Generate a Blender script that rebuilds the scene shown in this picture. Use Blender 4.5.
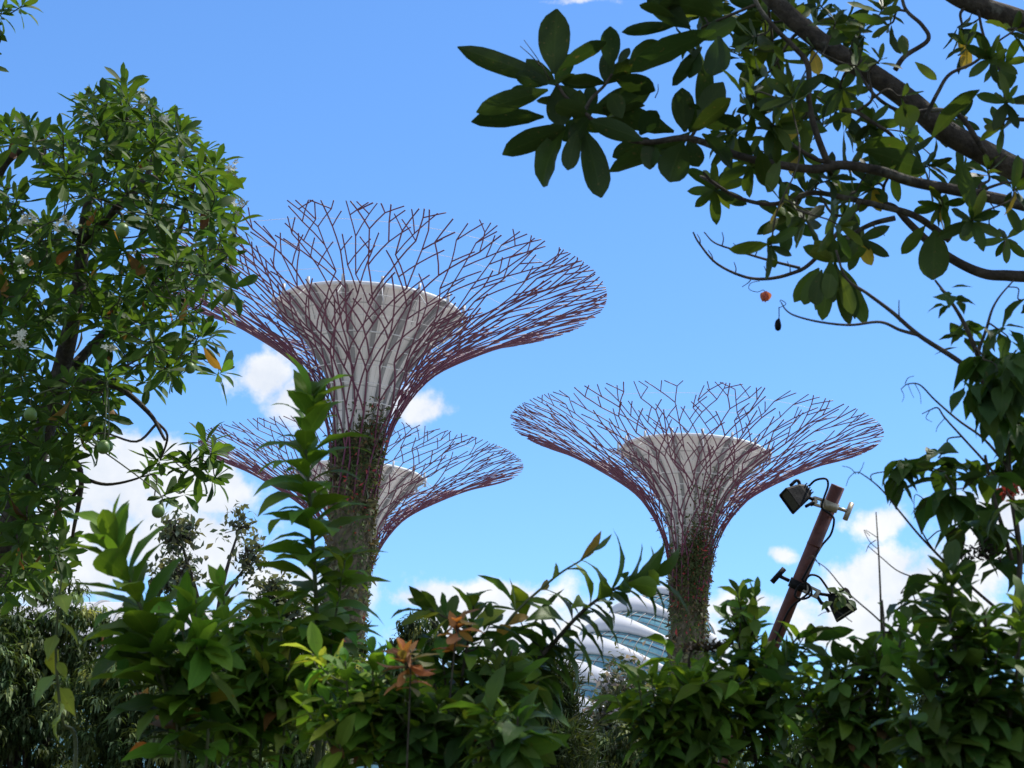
import bpy, math
import numpy as np
from math import radians, sin, cos, pi

for o in list(bpy.data.objects):
    bpy.data.objects.remove(o)
SC = bpy.context.scene
COL = SC.collection
RS = np.random.RandomState(11)

# ------------------------------------------------------------------ camera
F_PX, PITCH, ROLL = 1869.0, radians(15.15), radians(3.736)
CAM = np.array([0.0, 0.0, 1.6])
_fw = np.array([0, cos(PITCH), sin(PITCH)])
_up0 = np.array([0, -sin(PITCH), cos(PITCH)])
_rt0 = np.array([1.0, 0, 0])
RIGHT = _rt0 * cos(ROLL) + _up0 * sin(ROLL)
UP = -_rt0 * sin(ROLL) + _up0 * cos(ROLL)
FWD = _fw
cam = bpy.data.cameras.new('camera')
cam.sensor_width = 36.0
cam.lens = 36.0 * F_PX / 1024.0
cam.clip_start = 0.05
cam.clip_end = 6000
camo = bpy.data.objects.new('camera', cam)
COL.objects.link(camo)
from mathutils import Matrix, Vector
camo.matrix_world = Matrix(((RIGHT[0], UP[0], -FWD[0], CAM[0]),
                            (RIGHT[1], UP[1], -FWD[1], CAM[1]),
                            (RIGHT[2], UP[2], -FWD[2], CAM[2]), (0, 0, 0, 1)))
SC.camera = camo
cam.dof.use_dof = True
cam.dof.focus_distance = 22.0
cam.dof.aperture_fstop = 13.0

def at(px, py, d):
    """the point of the place seen at this pixel, d metres out"""
    return CAM + d * (FWD + RIGHT * (px - 512) / F_PX - UP * (py - 384) / F_PX)

# ------------------------------------------------------------------ sky, sun, exposure
SUN_EL, SUN_AZ = radians(60), radians(58)      # azimuth to the right of straight ahead
SKY_STRENGTH, SUN_STRENGTH = 0.15, 4.2
SC.view_settings.view_transform = 'Standard'
SC.view_settings.look = 'None'
SC.view_settings.gamma = 1.0
SC.view_settings.use_curve_mapping = False
SC.view_settings.exposure = 0.33

W = bpy.data.worlds.new('World')
SC.world = W
W.use_nodes = True
wt = W.node_tree
for n in list(wt.nodes):
    wt.nodes.remove(n)

def N(t, typ, **kw):
    n = t.nodes.new(typ)
    for k, v in kw.items():
        setattr(n, k, v)
    return n

def M(t, op, a, b=None, c=None, clamp=False):
    n = t.nodes.new('ShaderNodeMath')
    n.operation = op
    n.use_clamp = clamp
    for i, v in enumerate((a, b, c)):
        if v is None:
            continue
        if isinstance(v, (int, float)):
            n.inputs[i].default_value = float(v)
        else:
            t.links.new(v, n.inputs[i])
    return n.outputs[0]

def MIX(t, f, a, b, blend='MIX'):
    n = t.nodes.new('ShaderNodeMix')
    n.data_type = 'RGBA'
    n.blend_type = blend
    for i, v in ((0, f), (6, a), (7, b)):
        if isinstance(v, (int, float)):
            n.inputs[i].default_value = v
        elif isinstance(v, tuple):
            n.inputs[i].default_value = v if len(v) == 4 else (*v, 1)
        else:
            t.links.new(v, n.inputs[i])
    return n.outputs[2]

def build_world():
    t = wt
    sky = N(t, 'ShaderNodeTexSky', sky_type='NISHITA')
    sky.sun_disc = False
    sky.sun_elevation = SUN_EL
    sky.sun_rotation = SUN_AZ
    sky.altitude = 0
    sky.air_density = 1.0
    sky.dust_density = 0.3
    sky.ozone_density = 2.0
    hsv = N(t, 'ShaderNodeHueSaturation')
    hsv.inputs['Saturation'].default_value = 1.04
    hsv.inputs['Value'].default_value = 1.0
    t.links.new(sky.outputs[0], hsv.inputs['Color'])
    tint = MIX(t, 1.0, hsv.outputs[0], SKY_TINT, 'MULTIPLY')
    tc = N(t, 'ShaderNodeTexCoord')
    sep = N(t, 'ShaderNodeSeparateXYZ')
    t.links.new(tc.outputs['Generated'], sep.inputs[0])
    x, y, z = sep.outputs
    az = M(t, 'ARCTAN2', x, y)
    el = M(t, 'ARCSINE', z)
    # warp for ragged edges
    def noise(scale, detail, rough, off):
        mp = N(t, 'ShaderNodeMapping')
        mp.inputs['Location'].default_value = off
        t.links.new(tc.outputs['Generated'], mp.inputs[0])
        n = N(t, 'ShaderNodeTexNoise')
        n.inputs['Scale'].default_value = scale
        n.inputs['Detail'].default_value = detail
        n.inputs['Roughness'].default_value = rough
        t.links.new(mp.outputs[0], n.inputs['Vector'])
        return n.outputs['Fac']
    n1 = noise(34, 6, .58, (3.1, 1.7, .4))
    n2 = noise(13, 4, .55, (7.3, .7, 2.4))
    n3 = noise(70, 5, .6, (1.3, 4.7, 5.4))
    w1 = noise(20, 5, .55, (2.2, 5.1, 8.4))
    az = M(t, 'ADD', az, M(t, 'MULTIPLY', M(t, 'SUBTRACT', n2, .5), .035))
    el = M(t, 'ADD', el, M(t, 'MULTIPLY', M(t, 'SUBTRACT', w1, .5), .022))
    D = None
    for (px, py, rx, ry, s) in CLOUDS:
        d = FWD + RIGHT * (px - 512) / F_PX - UP * (py - 384) / F_PX
        d = d / np.linalg.norm(d)
        a0, e0 = math.atan2(d[0], d[1]), math.asin(d[2])
        u = M(t, 'MULTIPLY', M(t, 'SUBTRACT', az, a0), F_PX / rx)
        v = M(t, 'MULTIPLY', M(t, 'SUBTRACT', el, e0), F_PX / ry)
        q = M(t, 'ADD', M(t, 'MULTIPLY', u, u), M(t, 'MULTIPLY', v, v))
        g = M(t, 'MULTIPLY', M(t, 'DIVIDE', 1.0, M(t, 'ADD', 1.0, M(t, 'MULTIPLY', q, M(t, 'POWER', q, .4)))), s)
        D = g if D is None else M(t, 'MAXIMUM', D, g)
    # a broken bank of cloud low down all round the horizon
    bank = M(t, 'MULTIPLY', M(t, 'SUBTRACT', 0.085, el, clamp=True), 9.0)
    bank = M(t, 'MULTIPLY', bank, M(t, 'ADD', n2, .25))
    D = M(t, 'MAXIMUM', D, bank)
    # cloud field added outside the view to whiten and brighten the ambient light
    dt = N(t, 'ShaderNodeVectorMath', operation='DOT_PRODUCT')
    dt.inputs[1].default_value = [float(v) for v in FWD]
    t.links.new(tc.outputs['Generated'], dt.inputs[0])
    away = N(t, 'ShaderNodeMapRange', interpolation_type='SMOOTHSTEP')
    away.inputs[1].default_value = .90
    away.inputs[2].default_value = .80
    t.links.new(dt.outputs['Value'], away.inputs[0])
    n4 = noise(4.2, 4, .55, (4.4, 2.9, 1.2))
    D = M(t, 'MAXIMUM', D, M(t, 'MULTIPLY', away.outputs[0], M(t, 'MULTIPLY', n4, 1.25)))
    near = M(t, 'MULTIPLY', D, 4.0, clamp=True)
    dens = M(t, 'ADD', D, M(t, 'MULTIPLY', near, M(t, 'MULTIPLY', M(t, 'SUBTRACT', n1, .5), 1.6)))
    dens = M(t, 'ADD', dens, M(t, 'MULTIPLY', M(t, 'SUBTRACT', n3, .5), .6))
    ms = N(t, 'ShaderNodeMapRange', interpolation_type='SMOOTHSTEP')
    ms.inputs[1].default_value = .36
    ms.inputs[2].default_value = .84
    t.links.new(dens, ms.inputs[0])
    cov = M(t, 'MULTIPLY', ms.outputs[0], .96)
    shade = N(t, 'ShaderNodeMapRange')
    shade.inputs[1].default_value = .38
    shade.inputs[2].default_value = .62
    t.links.new(M(t, 'ADD', M(t, 'MULTIPLY', n1, .6), M(t, 'MULTIPLY', w1, .4)), shade.inputs[0])
    cc = MIX(t, shade.outputs[0], CLOUD_SHADE, CLOUD_LIT)
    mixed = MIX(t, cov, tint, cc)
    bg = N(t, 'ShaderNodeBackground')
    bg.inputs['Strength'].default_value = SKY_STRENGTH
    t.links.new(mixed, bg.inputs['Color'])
    out = N(t, 'ShaderNodeOutputWorld')
    t.links.new(bg.outputs[0], out.inputs[0])

SKY_TINT = (.575, .83, 1.10, 1)
CLOUD_LIT = (5.5, 5.55, 5.6, 1)
CLOUD_SHADE = (4.2, 4.5, 5.0, 1)
CLOUDS = [(168, 472, 66, 38, 1.15), (118, 500, 62, 46, 1.08), (208, 492, 46, 32, 1.1), (98, 465, 38, 30, 1.05), (180, 548, 84, 46, 1.05),
          (60, 560, 84, 50, 1.05), (276, 382, 28, 25, 1.08), (302, 404, 32, 26, 1.05), (422, 410, 36, 23, .84), (400, 404, 22, 20, .8),
          (480, 606, 86, 17, 1.15), (515, 598, 44, 16, 1.15), (432, 604, 34, 13, 1.05), (500, 640, 110, 32, 1.05),
          (742, 606, 44, 19, .82), (890, 578, 76, 34, .92), (965, 560, 54, 36, .95), (876, 516, 46, 22, .74), (850, 586, 54, 26, .84),
          (775, 552, 22, 9, .8), (1005, 520, 52, 42, .92), (905, 625, 140, 40, .95), (640, 650, 110, 50, 1.0), (580, 0, 46, 6, .66),
          (300, 600, 84, 36, .95), (1010, 440, 34, 16, .5)]
build_world()

sun = bpy.data.lights.new('sun', 'SUN')
sun.energy = SUN_STRENGTH
sun.angle = radians(0.53)
sun.color = (1.0, 0.95, 0.87)
suno = bpy.data.objects.new('sun', sun)
COL.objects.link(suno)
SDIR = np.array([sin(SUN_AZ) * cos(SUN_EL), cos(SUN_AZ) * cos(SUN_EL), sin(SUN_EL)])
suno.rotation_euler = Vector(SDIR).to_track_quat('Z', 'Y').to_euler()
suno.location = (20, 20, 80)

# ------------------------------------------------------------------ helpers
def nrm(v):
    v = np.asarray(v, float)
    return v / (np.linalg.norm(v) + 1e-12)

def thing(name, label, cat, loc=(0, 0, 0), group=None):
    o = bpy.data.objects.new(name, None)
    COL.objects.link(o)
    o.empty_display_size = .1
    o.location = [float(v) for v in loc]
    o['label'] = label
    o['category'] = cat
    if group:
        o['group'] = group
    return o

def link_mesh(name, me, mat, parent=None, smooth=True):
    o = bpy.data.objects.new(name, me)
    COL.objects.link(o)
    if mat is not None:
        me.materials.append(mat)
    if smooth:
        me.polygons.foreach_set('use_smooth', [True] * len(me.polygons))
    if parent is not None:
        o.parent = parent
        # geometry is given in world space: take the parent's own place off
        me.transform(Matrix.Translation(-Vector(parent_origin(parent))))
    return o

def parent_origin(p):
    v = Vector((0, 0, 0))
    while p is not None:
        v += p.location
        p = p.parent
    return v

def mesh(name, verts, faces, mat, parent=None, smooth=True):
    me = bpy.data.meshes.new(name)
    me.from_pydata([tuple(map(float, v)) for v in verts], [], [tuple(map(int, f)) for f in faces])
    me.update()
    return link_mesh(name, me, mat, parent, smooth)

def catmull(P, n=6):
    P = np.asarray(P, float)
    if len(P) < 3:
        return P
    Q = np.vstack([2 * P[0] - P[1], P, 2 * P[-1] - P[-2]])
    out = []
    for i in range(1, len(Q) - 2):
        p0, p1, p2, p3 = Q[i - 1:i + 3]
        for k in range(n):
            u = k / n
            out.append(.5 * (2 * p1 + (p2 - p0) * u + (2 * p0 - 5 * p1 + 4 * p2 - p3) * u * u + (3 * p1 - p0 - 3 * p2 + p3) * u ** 3))
    out.append(P[-1])
    return np.array(out)

class Tubes:
    def __init__(s):
        s.v, s.f, s.n = [], [], 0
    def add(s, P, r0, r1=None, sides=6, cap=True):
        P = np.asarray(P, float)
        n = len(P)
        if n < 2:
            return
        if r1 is None:
            r1 = r0
        R = np.asarray(r0, float) if np.ndim(r0) else np.linspace(r0, r1, n)
        T = np.gradient(P, axis=0)
        T /= (np.linalg.norm(T, axis=1, keepdims=True) + 1e-12)
        ref = np.array([0, 0, 1.0]) if abs(T[0][2]) < .9 else np.array([1.0, 0, 0])
        x = nrm(np.cross(T[0], ref))
        a = np.arange(sides) * 2 * pi / sides
        ca, sa = np.cos(a)[:, None], np.sin(a)[:, None]
        for i in range(n):
            x = nrm(x - T[i] * (x @ T[i]))
            y = np.cross(T[i], x)
            s.v.append(P[i] + R[i] * (ca * x + sa * y))
        b = s.n
        for i in range(n - 1):
            for k in range(sides):
                k2 = (k + 1) % sides
                s.f.append((b + i * sides + k, b + i * sides + k2, b + (i + 1) * sides + k2, b + (i + 1) * sides + k))
        if cap:
            s.f.append(tuple(b + k for k in range(sides))[::-1])
            s.f.append(tuple(b + (n - 1) * sides + k for k in range(sides)))
        s.n += n * sides
    def build(s, name, mat, parent=None, smooth=True):
        return mesh(name, np.vstack(s.v), s.f, mat, parent, smooth)

# leaf outlines: (v, half width) for a unit long leaf
SHAPES = {
    'obovate': lambda v: np.interp(v, [0, .06, .12, .3, .5, .68, .82, .92, 1], [.012, .014, .03, .095, .14, .155, .135, .085, .008]),
    'elliptic': lambda v: np.interp(v, [0, .07, .12, .25, .42, .6, .76, .9, 1], [.012, .014, .06, .14, .185, .185, .15, .08, .006]),
    'lance': lambda v: np.interp(v, [0, .05, .12, .28, .45, .6, .78, .92, 1], [.012, .014, .06, .145, .17, .15, .09, .03, .004]),
    'ovate': lambda v: np.interp(v, [0, .1, .16, .28, .42, .58, .75, .9, 1], [.014, .016, .13, .235, .265, .23, .14, .045, .004]),
    'round': lambda v: np.interp(v, [0, .07, .13, .25, .42, .6, .76, .88, .95, 1], [.022, .032, .085, .14, .18, .195, .175, .125, .075, .012]),
    'blade': lambda v: np.interp(v, [0, .3, .7, 1], [.03, .05, .04, .002]),
}
def leaf_template(shape, bend, fold, seg=7, twist=0.0, wav=0.0):
    vs = np.linspace(0, 1, seg + 1)
    hw = SHAPES[shape](vs)
    V, UV = [], []
    y = z = 0.0
    for i, v in enumerate(vs):
        if i:
            a = -bend * (v - .5 / seg) ** 1.3
            y += cos(a) / seg
            z += sin(a) / seg
        tw = twist * v
        for sgn in (-1, 0, 1):
            xx = sgn * hw[i]
            zz = abs(xx) * fold + (wav * hw[i] * sin(v * 17 + sgn * 1.3) if sgn else 0)
            V.append((xx * cos(tw), y, z + zz + xx * sin(tw)))
            UV.append((.5 + .5 * sgn, v))
    Fc = []
    for i in range(seg):
        a = i * 3
        Fc += [(a, a + 1, a + 4, a + 3), (a + 1, a + 2, a + 5, a + 4)]
    return np.array(V), np.array(Fc), np.array(UV)
_tcache = {}
def tmpl(shape, kind, seg=7):
    k = (shape, kind, seg)
    if k not in _tcache:
        bend, fold, tw, wav = ((.2, .25, .1, .06), (.6, .35, -.25, .1), (1.1, .3, .3, .12), (1.5, .2, -.2, .08), (-.35, .3, .2, .08))[kind]
        _tcache[k] = leaf_template(shape, bend, fold, seg, tw, wav)
    return _tcache[k]

class Leaves:
    """many leaves of one plant gathered into one mesh, each with its own colour"""
    def __init__(s, shape, seg=7, wscale=1.0, rs=None):
        s.shape, s.seg, s.ws = shape, seg, wscale
        s.V, s.Fc, s.UV, s.C, s.n = [], [], [], [], 0
        s.rs = rs or RS
    def add(s, base, d, normal, L, tint, kind=None, w=1.0, shape=None):
        if kind is None:
            kind = s.rs.choice([0, 1, 1, 2, 4])
        V, Fc, UV = tmpl(shape or s.shape, kind, s.seg)
        d = nrm(d)
        n = np.asarray(normal, float)
        n = n - d * (n @ d)
        if np.linalg.norm(n) < 1e-4:
            n = np.cross(d, [.3, .5, .8])
        n = nrm(n)
        x = np.cross(d, n)
        P = base + L * (V[:, 0:1] * x * s.ws * w + V[:, 1:2] * d + V[:, 2:3] * n)
        s.V.append(P)
        s.Fc.append(Fc + s.n)
        s.UV.append(UV)
        s.C.append(np.repeat(np.array([[*tint, 1.0]]), len(V), 0))
        s.n += len(V)
    def build(s, name, mat, parent=None):
        V = np.vstack(s.V)
        Fc = np.vstack(s.Fc)
        UV = np.vstack(s.UV)
        C = np.vstack(s.C)
        me = bpy.data.meshes.new(name)
        me.vertices.add(len(V))
        me.vertices.foreach_set('co', V.ravel())
        me.loops.add(Fc.size)
        me.loops.foreach_set('vertex_index', Fc.ravel())
        me.polygons.add(len(Fc))
        me.polygons.foreach_set('loop_start', np.arange(len(Fc)) * 4)
        me.polygons.foreach_set('loop_total', np.full(len(Fc), 4))
        uv = me.uv_layers.new(name='leaf')
        uv.data.foreach_set('uv', UV[Fc.ravel()].ravel())
        ca = me.color_attributes.new('tint', 'FLOAT_COLOR', 'POINT')
        ca.data.foreach_set('color', C.ravel())
        me.update(calc_edges=True)
        me.validate()
        return link_mesh(name, me, mat, parent)

def jit(c, rs, amt=.18, hue=.12):
    c = np.array(c) * (1 + rs.uniform(-amt, amt))
    h = rs.uniform(-hue, hue)
    return np.clip(c * np.array([1 + h * 1.3, 1 + h * .2, 1 - h]), .002, .9)

# ------------------------------------------------------------------ materials
def new_mat(name):
    m = bpy.data.materials.new(name)
    m.use_nodes = True
    t = m.node_tree
    b = t.nodes['Principled BSDF']
    return m, t, b

def leaf_mat(name, rough=.42, trans=.32, spec=.4, veins=.35, under=1.15):
    m, t, b = new_mat(name)
    at_ = N(t, 'ShaderNodeAttribute', attribute_name='tint')
    uv = N(t, 'ShaderNodeUVMap', uv_map='leaf')
    sp = N(t, 'ShaderNodeSeparateXYZ')
    t.links.new(uv.outputs[0], sp.inputs[0])
    u, v = sp.outputs[0], sp.outputs[1]
    c = M(t, 'ABSOLUTE', M(t, 'SUBTRACT', u, .5))
    mid = M(t, 'SUBTRACT', 1.0, M(t, 'MULTIPLY', c, 16.0), clamp=True)
    ph = M(t, 'SUBTRACT', M(t, 'MULTIPLY', v, 11.0), M(t, 'MULTIPLY', c, 7.0))
    side = M(t, 'SUBTRACT', 1.0, M(t, 'MULTIPLY', M(t, 'ABSOLUTE', M(t, 'SUBTRACT', M(t, 'FRACT', ph), .5)), 7.0), clamp=True)
    vein = M(t, 'MAXIMUM', mid, M(t, 'MULTIPLY', side, .45))
    no = N(t, 'ShaderNodeTexNoise')
    no.inputs['Scale'].default_value = 14
    no.inputs['Detail'].default_value = 4
    tc = N(t, 'ShaderNodeTexCoord')
    t.links.new(tc.outputs['Object'], no.inputs['Vector'])
    var = M(t, 'ADD', .72, M(t, 'MULTIPLY', no.outputs['Fac'], .56))
    base = MIX(t, 1.0, at_.outputs['Color'], var, 'MULTIPLY')
    vc = MIX(t, 1.0, base, (1.9, 1.6, 1.7, 1), 'MULTIPLY')
    base = MIX(t, M(t, 'MULTIPLY', vein, veins), base, vc)
    n2 = N(t, 'ShaderNodeTexNoise')
    n2.inputs['Scale'].default_value = 75
    n2.inputs['Detail'].default_value = 2
    t.links.new(tc.outputs['Object'], n2.inputs['Vector'])
    sr = N(t, 'ShaderNodeMapRange')
    sr.inputs[1].default_value = .66
    sr.inputs[2].default_value = .74
    t.links.new(n2.outputs['Fac'], sr.inputs[0])
    base = MIX(t, M(t, 'MULTIPLY', sr.outputs[0], .6), base, (.11, .085, .03, 1))
    geo = N(t, 'ShaderNodeNewGeometry')
    uc = MIX(t, 1.0, base, (under * 1.05, under, under * 1.2, 1), 'MULTIPLY')
    base = MIX(t, geo.outputs['Backfacing'], base, uc)
    t.links.new(base, b.inputs['Base Color'])
    b.inputs['Roughness'].default_value = rough  # tint boost per shoot, stands in for light passing through the leaves
    b.inputs['Specular IOR Level'].default_value = spec
    bump = N(t, 'ShaderNodeBump')
    bump.inputs['Strength'].default_value = .25
    bump.inputs['Distance'].default_value = .004
    t.links.new(M(t, 'SUBTRACT', no.outputs['Fac'], M(t, 'MULTIPLY', vein, .6)), bump.inputs['Height'])
    t.links.new(bump.outputs[0], b.inputs['Normal'])
    tr = N(t, 'ShaderNodeBsdfTranslucent')
    tcol = MIX(t, 1.0, base, (1.75, 1.7, .7, 1), 'MULTIPLY')
    t.links.new(tcol, tr.inputs['Color'])
    mx = N(t, 'ShaderNodeMixShader')
    mx.inputs[0].default_value = trans
    t.links.new(b.outputs[0], mx.inputs[1])
    t.links.new(tr.outputs[0], mx.inputs[2])
    t.links.new(mx.outputs[0], t.nodes['Material Output'].inputs['Surface'])
    return m

def noise_mat(name, c1, c2, scale=8, rough=.7, bump=.3, stretch=(1, 1, 1), metal=0.0, dist=.02, detail=6, spec=.4):
    m, t, b = new_mat(name)
    tc = N(t, 'ShaderNodeTexCoord')
    mp = N(t, 'ShaderNodeMapping')
    mp.inputs['Scale'].default_value = stretch
    t.links.new(tc.outputs['Object'], mp.inputs[0])
    no = N(t, 'ShaderNodeTexNoise')
    no.inputs['Scale'].default_value = scale
    no.inputs['Detail'].default_value = detail
    no.inputs['Roughness'].default_value = .62
    t.links.new(mp.outputs[0], no.inputs['Vector'])
    r = N(t, 'ShaderNodeMapRange')
    r.inputs[1].default_value = .33
    r.inputs[2].default_value = .67
    t.links.new(no.outputs['Fac'], r.inputs[0])
    t.links.new(MIX(t, r.outputs[0], (*c1, 1), (*c2, 1)), b.inputs['Base Color'])
    b.inputs['Roughness'].default_value = rough
    b.inputs['Metallic'].default_value = metal
    b.inputs['Specular IOR Level'].default_value = spec
    if bump:
        bp = N(t, 'ShaderNodeBump')
        bp.inputs['Strength'].default_value = bump
        bp.inputs['Distance'].default_value = dist
        t.links.new(no.outputs['Fac'], bp.inputs['Height'])
        t.links.new(bp.outputs[0], b.inputs['Normal'])
    return m

M_LEAF = leaf_mat('soft_leaf', .58, .36, .22)
M_GLOSSY = leaf_mat('thick_leaf', .5, .28, .25, .3)
M_SHADE = leaf_mat('thick_dark_leaf', .5, .28, .25, .3)
M_FAR = leaf_mat('far_leaf', .6, .25, .2, 0)
def bark_mat():
    m, t, b = new_mat('mottled_bark')
    tc = N(t, 'ShaderNodeTexCoord')
    def nz(scale, detail, st=(1, 1, 1)):
        mp = N(t, 'ShaderNodeMapping')
        mp.inputs['Scale'].default_value = st
        t.links.new(tc.outputs['Object'], mp.inputs[0])
        n = N(t, 'ShaderNodeTexNoise')
        n.inputs['Scale'].default_value = scale
        n.inputs['Detail'].default_value = detail
        n.inputs['Roughness'].default_value = .65
        t.links.new(mp.outputs[0], n.inputs['Vector'])
        return n.outputs['Fac']
    def rng(v, a, c):
        r = N(t, 'ShaderNodeMapRange')
        r.inputs[1].default_value = a
        r.inputs[2].default_value = c
        t.links.new(v, r.inputs[0])
        return r.outputs[0]
    f1, f2, f3 = nz(26, 8), nz(9, 5), nz(60, 4)
    c = MIX(t, rng(f1, .35, .65), (.022, .017, .013, 1), (.085, .068, .052, 1))
    c = MIX(t, M(t, 'MULTIPLY', rng(f2, .56, .66), .7), c, (.16, .155, .13, 1))
    c = MIX(t, M(t, 'MULTIPLY', rng(f3, .62, .7), .6), c, (.012, .01, .008, 1))
    t.links.new(c, b.inputs['Base Color'])
    b.inputs['Roughness'].default_value = .9
    bp = N(t, 'ShaderNodeBump')
    bp.inputs['Strength'].default_value = .9
    bp.inputs['Distance'].default_value = .012
    t.links.new(M(t, 'ADD', f1, M(t, 'MULTIPLY', f3, .5)), bp.inputs['Height'])
    t.links.new(bp.outputs[0], b.inputs['Normal'])
    return m
M_BARK = bark_mat()
M_TWIG = noise_mat('twig', (.035, .028, .02), (.085, .07, .05), 30, .8, .3)
M_STEM = noise_mat('green_stem', (.05, .07, .02), (.11, .12, .05), 20, .6, .2)
M_GROUND = noise_mat('ground', (.03, .045, .015), (.09, .075, .045), 1.6, .95, .5)
M_STEEL = noise_mat('purple_paint', (.068, .013, .038), (.105, .021, .056), .7, .45, 0)
M_WIRE = noise_mat('wire', (.55, .56, .57), (.68, .69, .70), 3, .5, 0)
def funnel_mat():
    m = noise_mat('pale_grey_panels_seamed', (.74, .725, .70), (.82, .81, .785), .9, .7, .1, (1, 1, .25))
    t = m.node_tree
    b = t.nodes['Principled BSDF']
    base = b.inputs['Base Color'].links[0].from_socket
    tc = N(t, 'ShaderNodeTexCoord')
    sp = N(t, 'ShaderNodeSeparateXYZ')
    t.links.new(tc.outputs['Object'], sp.inputs[0])
    ang = M(t, 'ARCTAN2', sp.outputs[0], sp.outputs[1])
    seam = M(t, 'MAXIMUM', M(t, 'LESS_THAN', M(t, 'FRACT', M(t, 'MULTIPLY', sp.outputs[2], .72)), .045),
             M(t, 'LESS_THAN', M(t, 'FRACT', M(t, 'MULTIPLY', ang, 48 / (2 * pi))), .05))
    st = N(t, 'ShaderNodeTexNoise')
    st.inputs['Scale'].default_value = 1.0
    mp = N(t, 'ShaderNodeMapping')
    mp.inputs['Scale'].default_value = (2.2, 2.2, .18)
    t.links.new(tc.outputs['Object'], mp.inputs[0])
    t.links.new(mp.outputs[0], st.inputs['Vector'])
    r = N(t, 'ShaderNodeMapRange')
    r.inputs[1].default_value = .5
    r.inputs[2].default_value = .75
    t.links.new(st.outputs['Fac'], r.inputs[0])
    c = MIX(t, M(t, 'MULTIPLY', r.outputs[0], .16), base, (.30, .28, .25, 1))
    c = MIX(t, M(t, 'MULTIPLY', seam, .55), c, (.2, .2, .2, 1))
    t.links.new(c, b.inputs['Base Color'])
    return m
M_CONC = funnel_mat()
M_BRACKET = noise_mat('galvanised', (.42, .43, .44), (.55, .56, .57), 4, .5, 0)
M_RIB = noise_mat('grey_rib', (.22, .22, .225), (.32, .32, .325), 1.2, .6, .1)
M_RIM = noise_mat('white_rim', (.74, .74, .73), (.82, .82, .81), 1.2, .5, 0)
M_TRUNK = noise_mat('planted_trunk', (.035, .038, .02), (.13, .11, .08), 2.6, .95, 1.0, (1, 1, .45), dist=.2)
M_WHITE = noise_mat('white_shell', (.50, .51, .54), (.60, .61, .64), .08, .5, 0)
M_POLE = noise_mat('rusty_brown_paint', (.07, .020, .015), (.13, .04, .03), 22, .5, .25)
M_BLACK = noise_mat('black_plastic', (.005, .005, .006), (.011, .011, .012), 30, .55, .15, spec=.15)
M_LENS = noise_mat('dark_lens', (.02, .022, .025), (.03, .033, .036), 5, .2, 0)
M_CLAMP = noise_mat('clamp_metal', (.33, .29, .22), (.48, .43, .34), 25, .42, .15, metal=.6)
M_FRUIT = noise_mat('green_fruit', (.09, .17, .03), (.15, .24, .06), 12, .45, .15)
M_PETAL = noise_mat('white_petal', (.55, .55, .42), (.70, .70, .58), 40, .7, 0)
M_RED = noise_mat('dry_red', (.32, .07, .05), (.5, .2, .14), 30, .7, .2)

M_PALE = noise_mat('pale_grey_panels', (.46, .46, .48), (.54, .54, .56), .2, .6, 0)
def glass_mat():
    m, t, b = new_mat('blue_glass')
    b.inputs['Base Color'].default_value = (.06, .16, .22, 1)
    b.inputs['Roughness'].default_value = .06
    b.inputs['Specular IOR Level'].default_value = .9
    b.inputs['Metallic'].default_value = .35
    tc = N(t, 'ShaderNodeTexCoord')
    no = N(t, 'ShaderNodeTexNoise')
    no.inputs['Scale'].default_value = .35
    t.links.new(tc.outputs['Object'], no.inputs['Vector'])
    t.links.new(MIX(t, no.outputs['Fac'], (.03, .13, .24, 1), (.2, .42, .42, 1)), b.inputs['Base Color'])
    return m
M_GLASS = glass_mat()

# ------------------------------------------------------------------ ground
def ground():
    n = 60
    g = np.concatenate([-np.geomspace(3000, 2, n), np.geomspace(2, 3000, n)])
    V = [(x, y, -.02 + .05 * sin(x * .7) * cos(y * .55) * (1 if abs(x) + abs(y) < 200 else 0)) for y in g for x in g]
    k = 2 * n
    Fc = [(j * k + i, j * k + i + 1, (j + 1) * k + i + 1, (j + 1) * k + i) for j in range(k - 1) for i in range(k - 1)]
    o = mesh('ground', V, Fc, M_GROUND)
    o['kind'] = 'structure'
ground()
M_BOUNCE = noise_mat('bounce_paving', (.42, .40, .37), (.54, .52, .48), .5, .85, .1)
def bounce_plaza():  # unseen pale disc, added to bounce sunlight up onto the funnels
    V, Fc = [(0, 132, .05)], []
    for k in range(96):
        a = 2 * pi * k / 96
        V.append((78 * cos(a), 132 + 78 * sin(a), .05))
    for k in range(96):
        Fc.append((0, 1 + k, 1 + (k + 1) % 96))
    o = mesh('bounce_plaza', V, Fc, M_BOUNCE, None, False)
    o['kind'] = 'structure'
bounce_plaza()

# ------------------------------------------------------------------ steel tree towers
PROF = catmull(np.array([(1.34, -13.2), (1.46, -11.6), (1.6, -10.2), (2.05, -8.4), (3.1, -6.4), (4.75, -4.6), (8.2, -2.5), (11.2, -1.05), (14.0, 0.0)]), 12)
PS = np.concatenate([[0], np.cumsum(np.linalg.norm(np.diff(PROF, axis=0), axis=1))])
SMAX = PS[-1]
def prof(s):
    return np.interp(s, PS, PROF[:, 0]), np.interp(s, PS, PROF[:, 1])
def on_bowl(th, s):
    r, z = prof(s)
    return np.array([r * sin(th), -r * cos(th), z])   # th = 0 faces the path

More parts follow.
